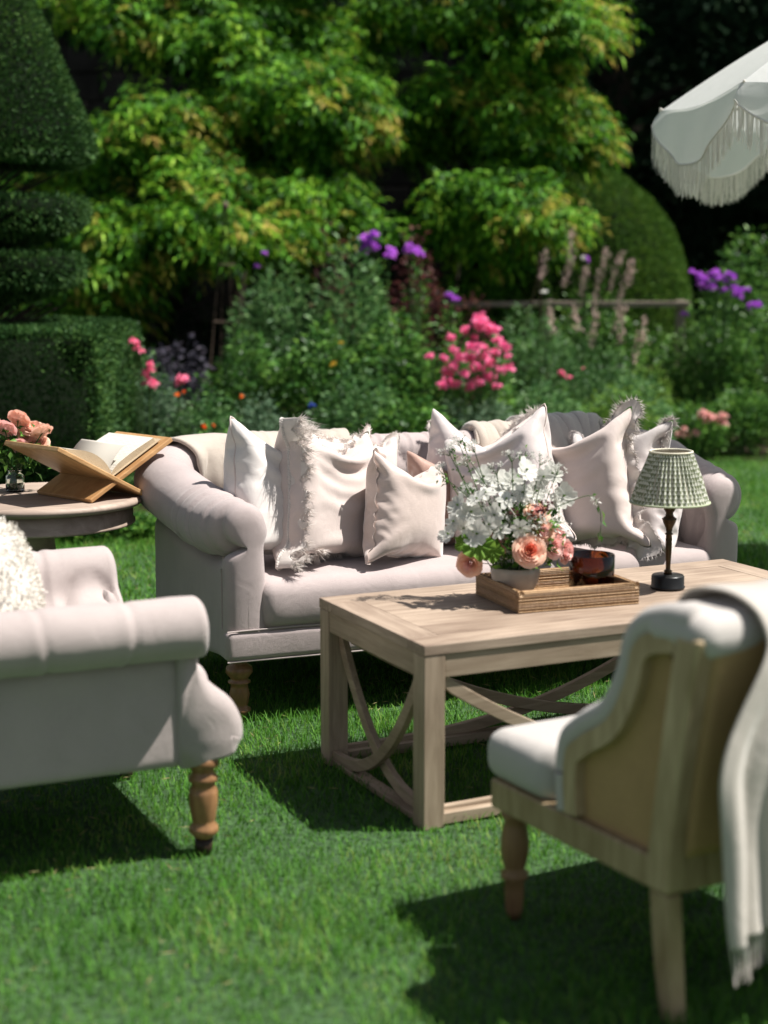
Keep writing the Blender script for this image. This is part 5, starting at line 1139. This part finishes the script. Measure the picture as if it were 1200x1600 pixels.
def pillow(label,px,py,yaw,lean,roll,shape,mat,dy=0.0,dz=0.0,seat=.437,trim=None,pipe=None,flange=None,name='cushion',bend=.0,group=None,world=None,drop=.028):
    X,Q,loop=shape; X=X.copy()
    if bend: X[:,1]+=bend*(X[:,0]**2)*4-bend*.05
    Rm=rotm(0,0,R(roll)); X=X@Rm.T; Rm=rotm(0,R(-lean),0); X=X@Rm.T; X[:,2]-=np.percentile(X[:,2],1)+drop
    X[:,2]=np.maximum(X[:,2],.0)
    bx,by=world if world else onz(px,py,seat); me=mesh('cushion_cover',X,Q,mat)
    t=thing(name,label,'cushion',(bx,by+dy,seat+dz),R(yaw),group=group or 'cushions on the sofa')
    o=ob('cover',me,t); subsurf(o,1)
    LP=X[loop]; cen=X.mean(0)
    if pipe: 
        pp=np.vstack([LP,LP[:1]]); ob('piping',MB().add(*tube(pp,.0028,6)).me('piping',pipe),t)
    if flange:
        wd,fm,frg,side,wav=flange          # flange/ruffle band around the seam with frayed strands
        n=len(LP); K=3; s=np.arange(n*K)/K; i0=np.floor(s).astype(int)%n; f=(s-np.floor(s))[:,None]; E_=LP[i0]*(1-f)+LP[(i0+1)%n]*f
        T=np.roll(E_,-1,0)-np.roll(E_,1,0); T/=np.linalg.norm(T,axis=1,keepdims=True)+1e-9
        nf=np.array([0,-1,0.])@rotm(0,R(-lean),0).T; out=unit(np.cross(T,nf)); sgn=np.sign(((E_-cen)*out).sum(1).mean()); out*=sgn
        for _ in range(8): out=unit(np.roll(out,1,0)+np.roll(out,-1,0)+out)
        ang=np.arange(n*K)*.0+1; low=np.clip((.05-E_[:,2])/.05,0,1)[:,None]
        wn=sst((-(E_-cen)[:,0]*(1 if yaw>0 else -1)/.2-.35)/.3)[:,None]*side*1.7; wn=np.clip(wn,0,1); hi=sst(((E_-cen)[:,2]/.2-.35)/.4)[:,None]; side=0
        nr_=sst((-(E_-cen)[:,0]*(1 if yaw>0 else -1)/.2-.1)/.5)[:,None]
        hc_=.45 if wn.max()>.5 else -.6
        rows=[]
        for k,q in enumerate(np.linspace(0,1,6)):
            wv=nf*(wav*q*np.sin(np.arange(n*K)*.42+1.3*np.sin(np.arange(n*K)*.11))[:,None]+side*q*wd*1.0)
            rows.append(E_+out*(wd*(1+.45*noise3(np.stack([np.arange(n*K)*.16,np.zeros(n*K)+yaw,np.zeros(n*K)],-1)))[:,None]*q*(1-.8*low)*(1-1.15*wn)*(.22+.55*nr_*(1+hc_*hi)))+nf*wn*wd*(1.05*math.sin(q*math.pi/2))+wv*(1+1.2*wn))
        P=np.stack(rows,1); P[...,2]=np.maximum(P[...,2],.002); ff=grid_faces(n*K,6,cu=True)
        fo=ob('flange',mesh('flange',P.reshape(-1,3),ff,fm),t)
        if side==0 and wn.max()>.6 and frg:
            kk=np.where(wn[:,0]>.25)[0]; kk=np.concatenate([kk[np.argmax(np.diff(kk))+1:],kk[:np.argmax(np.diff(kk))+1]]) if len(kk)>3 and np.diff(kk).max()>3 else kk
            c_=E_[kk]-out[kk]*.004+nf*.004; mb=MB()
            for sgn_ in (-1,1):
                ph=np.arange(len(kk))*1.5+ (0 if sgn_>0 else math.pi); mb.add(*tube(c_+nf*(np.sin(ph)*.0035)[:,None]+out[kk]*(np.cos(ph)*.005)[:,None],.0055,5))
            ob('braid',mb.me('braid',trim or fm),t)
        if frg:
            e=P[:,-1]; dr=unit(P[:,-1]-P[:,-3]); ii=np.repeat(np.arange(n*K),9); b=e[ii]+T[ii]*rng.uniform(-.004,.004,(len(ii),1)); dd=dr[ii]+rng.normal(0,.55,(len(ii),3)); tip=b+dd*(frg*(.40+.55*(hi*nr_)[ii]+.35*wn[ii])*rng.uniform(.6,1.1,(len(ii),1))); tip[:,2]=np.maximum(tip[:,2]-.006,.001)
            sd=unit(np.cross(dd,rng.normal(0,1,dd.shape)))*.0011; Vv=np.stack([b-sd,b+sd,tip],1).reshape(-1,3)
            ob('fringe',mesh('fringe',Vv,np.arange(len(Vv)).reshape(-1,3),trim or fm),fo)
    if trim and not flange:
        n=len(LP); ii=np.repeat(np.arange(n),14); b=LP[ii]+rng.normal(0,.003,(len(ii),3)); dd=unit(b-cen)+rng.normal(0,.25,b.shape); tip=b+dd*.03*rng.uniform(.6,1.1,(len(ii),1)); tip[:,2]=np.maximum(tip[:,2],.001)
        sd=unit(np.cross(dd,rng.normal(0,1,dd.shape)))*.0014; Vv=np.stack([b-sd,b+sd,tip],1).reshape(-1,3); ob('fringe',mesh('fringe',Vv,np.arange(len(Vv)).reshape(-1,3),trim),t)
    return t
s45=pshape(.45,.45,.19,1); s45b=pshape(.45,.45,.20,2,.15); s50=pshape(.49,.48,.17,3,.1); s38=pshape(.40,.37,.20,4,.1); s50b=pshape(.47,.47,.17,5,.15)
pillow('ivory velvet cushion leaning on the left sofa arm, lit white by the sun',428,888,50,13,14,s50b,M['ivory'],dy=.12,pipe=M['blush'])
pillow('small cool white cushion peeking out behind the ivory cushion',452,862,40,14,10,s38,M['ivory2'],dy=.20,dz=.03)
pillow('large blush linen cushion with braided fringed seam towards the camera',508,884,52,8,10,s50,M['blush'],dy=.10,trim=M['fringe'],flange=(.060,M['fringe'],.028,.55,.009))
pillow('second fringed cushion just behind the large blush fringed cushion',545,868,40,12,8,s45,M['blush'],dy=.20,trim=M['fringe'],flange=(.040,M['fringe'],.022,.1,.005))
pillow('short blush velvet cushion with pointed corner, third from the left arm',634,882,52,6,12,s38,M['blushv'],dy=.09,flange=(.016,M['blushv'],0,.3,.003))
pillow('dusty rose velvet cushion mostly hidden behind the bouquet',712,862,25,14,6,s38,M['rosev'],dy=.14)
pillow('pearl satin cushion with a rounded corner sticking up left of the bouquet',742,862,22,14,18,s45b,M['satin'],dy=.20)
pillow('fringed cushion corner between the two satin cushions',768,850,-10,14,-6,s45b,M['blush'],dy=.30,dz=.01,trim=M['fringe'],flange=(.03,M['fringe'],.02,.1,.006))
pillow('pearl satin cushion with tall pointed corner directly behind the bouquet',786,868,-34,12,-18,s50b,M['satin'],dy=.08,pipe=M['blushv'])
pillow('shaded cushion with frayed edge, only its tip showing behind the big blush cushion',880,842,-8,16,8,s38,M['silver'],dy=.28,dz=.02,trim=M['greyfringe'],flange=(.03,M['silver'],.02,.1,.005))
pillow('large pale blush cushion with shade-toned ruffle on its right edge',905,864,-36,12,-14,s50,M['blush'],dy=.05,trim=M['greyfringe'],flange=(.042,M['greyfringe'],.018,.0,.012))
pillow('greige linen cushion in parasol shade leaning on the right arm behind the lamp',978,850,-44,14,-10,s45,M['silver'],dy=.16,trim=M['greyfringe'],flange=(.018,M['silver'],.014,.2,.004))
pillow('pearly satin cushion low between the lamp stem and the right arm',1012,856,-58,24,-10,s38,M['satin'],dy=.10,dz=-.01)
# cushion on the armchair and on the oak chair
bx=np.array([AO[0],AO[1]])+np.array([math.cos(AY),math.sin(AY)])*.34+np.array([-math.sin(AY),math.cos(AY)])*.40
pillow('cream boucle cushion propped in the left armchair',0,0,math.degrees(AY)-18,20,6,s45b,M['fur'],seat=.44,world=(float(bx[0]),float(bx[1])),group='cushions on the chairs')
bx=CO+xax*.345+d_*.40
pillow('pinkish beige cushion resting against the inside of the oak chair back',0,0,math.degrees(CY)-8,14,-9,s38,M['blush'],seat=.405,world=(float(bx[0]),float(bx[1])),group='cushions on the chairs')

for o in list(bpy.data.objects):      # looped pile on the boucle cushion
    if o.name.startswith('cover') and o.data.materials[0]==M['fur']:
        me=o.data; P=np.empty(len(me.vertices)*3); me.vertices.foreach_get('co',P); P=P.reshape(-1,3); Nn=np.array([v.normal[:] for v in me.vertices]); i=rng.integers(0,len(P),16000)
        V,F=quads(P[i]+rng.normal(0,.0045,(16000,3)),Nn[i],.009,.5,.7); ob('pile',mesh('pile',V,F,M['fur']),o.parent)
# ------------------------------------------------------------------ PARASOL
zr=1.983; A0=np.array(onz(1160,128,zr)); B0=np.array(onz(1035,172,zr)); ch=np.linalg.norm(A0-B0); PR=ch/2/math.sin(math.pi/8); md=(A0+B0)/2; dn=np.array([(A0-B0)[1],-(A0-B0)[0]])/ch
if dn[0]<0: dn=-dn
pc=md+dn*PR*math.cos(math.pi/8); a0=math.atan2(*(A0-pc)[::-1])
par=thing('parasol','white fringed garden parasol with scalloped valance at upper right','parasol',(pc[0],pc[1],0))
Hc=.62
def cz(t): return zr+Hc*(1-t**1.5)
def rimpt(a,t,sag=.0):
    k=((a-a0)%(math.pi/4))/(math.pi/4); c=math.cos(math.pi/8)/math.cos((k-.5)*math.pi/4); rr=PR*t*(c*(1-.0)) ; z=cz(t)-.03*t*math.sin(math.pi*k)**1
    return rr*math.cos(a),rr*math.sin(a),z
na=8*20
for pn in range(8):
    V=[];
    for i in range(21):
        a=a0+(pn+i/20)*math.pi/4-(1e-6 if i==20 else 0)
        for j in range(16): V.append(rimpt(a,.02+.98*j/15))
    o=ob('canopy_panel',mesh('canopy_panel',V,grid_faces(21,16),M['canvas']),par)
    V=[];E_=[]
    for i in range(61):
        u=i/60; a=a0+(pn+u)*math.pi/4-(1e-6 if i==60 else 0); p=np.array(rimpt(a,1.0)); rad=np.array([math.cos(a),math.sin(a),0]); drop=.062+.160*math.sin(math.pi*u)**.75
        wv=.010*math.sin(u*17+pn)
        for j in range(8):
            q=j/7; V.append(p+rad*(.004+wv*q+.030*math.sin(q*1.5))-[0,0,drop*q])
        E_.append(V[-1])
    v=ob('valance',mesh('valance',V,grid_faces(61,8),M['canvas']),par)
    E_=np.array(E_); ob('trim',MB().add(*tube(E_,.0045,5)).me('trim',M['pfringe']),v)
    n=760; s=np.sort(rng.uniform(0,60,n)); i0=np.minimum(s.astype(int),59); f=(s-i0)[:,None]; b=E_[i0]*(1-f)+E_[i0+1]*f+rng.normal(0,.002,(n,3)); cl_=.009*np.sin(s*2.6)[:,None]
    tn=unit(E_[i0+1]-E_[i0]); L_=rng.uniform(.105,.126,(n,1)); mid=b+tn*cl_*.3-[0,0,1]*L_*.5; tip=b+tn*cl_-[0,0,1]*L_+rng.normal(0,.004,(n,3)); sd=tn*.0013
    Vv=np.stack([b-sd,b+sd,mid+sd,mid-sd,tip+sd*.8,tip-sd*.8],1).reshape(-1,3); k=(np.arange(n)*6)[:,None]; ob('fringe',mesh('fringe',Vv,np.concatenate([k+[0,1,2,3],k+[3,2,4,5]],0),M['pfringe']),v)
    a=a0+pn*math.pi/4; rd=np.array([math.cos(a),math.sin(a),0]); rb=[rd*PR*t+np.array([0,0,cz(t)-.012]) for t in np.linspace(.03,.99,14)]
    ob('rib',MB().add(*tube(rb,.004,6)).me('rib',plain('white_rib',(.7,.7,.68),.4) if pn==0 else bpy.data.materials['white_rib']),par)
    ob('strut',MB().add(*tube([rd*.03+[0,0,zr+.12],rd*PR*.5+[0,0,cz(.5)-.014]],.004,6)).me('strut',bpy.data.materials['white_rib']),par)
    tp_=rd*PR*1.0; mb=MB(); 
    for q in range(26): p=tp_+rng.normal(0,.006,3)+[0,0,zr+.0-.0035*q]; mb.add(*box(p[0]-.004,p[0]+.004,p[1]-.004,p[1]+.004,p[2]-.004,p[2]+.004))
    ob('tassel',mb.me('tassel',M['pfringe']),par)
ob('pole',MB().add(*tube([(0,0,.05),(0,0,1.2),(0,0,zr+Hc+.03)],.019,14)).me('pole',M['chairwood']),par)
V,F=lathe([(.001,0),(.26,0),(.26,.04),(.24,.055),(.04,.06),(.03,.20),(.001,.20)],32,False); ob('base',mesh('base',V,F,plain('white_base',(.6,.6,.58),.5)),par)
V,F=lathe([(.001,0),(.02,.005),(.028,.03),(.012,.06),(.001,.07)],16,False); ob('finial',mesh('finial',V+np.array([0,0,zr+Hc]),F,M['chairwood']),par)
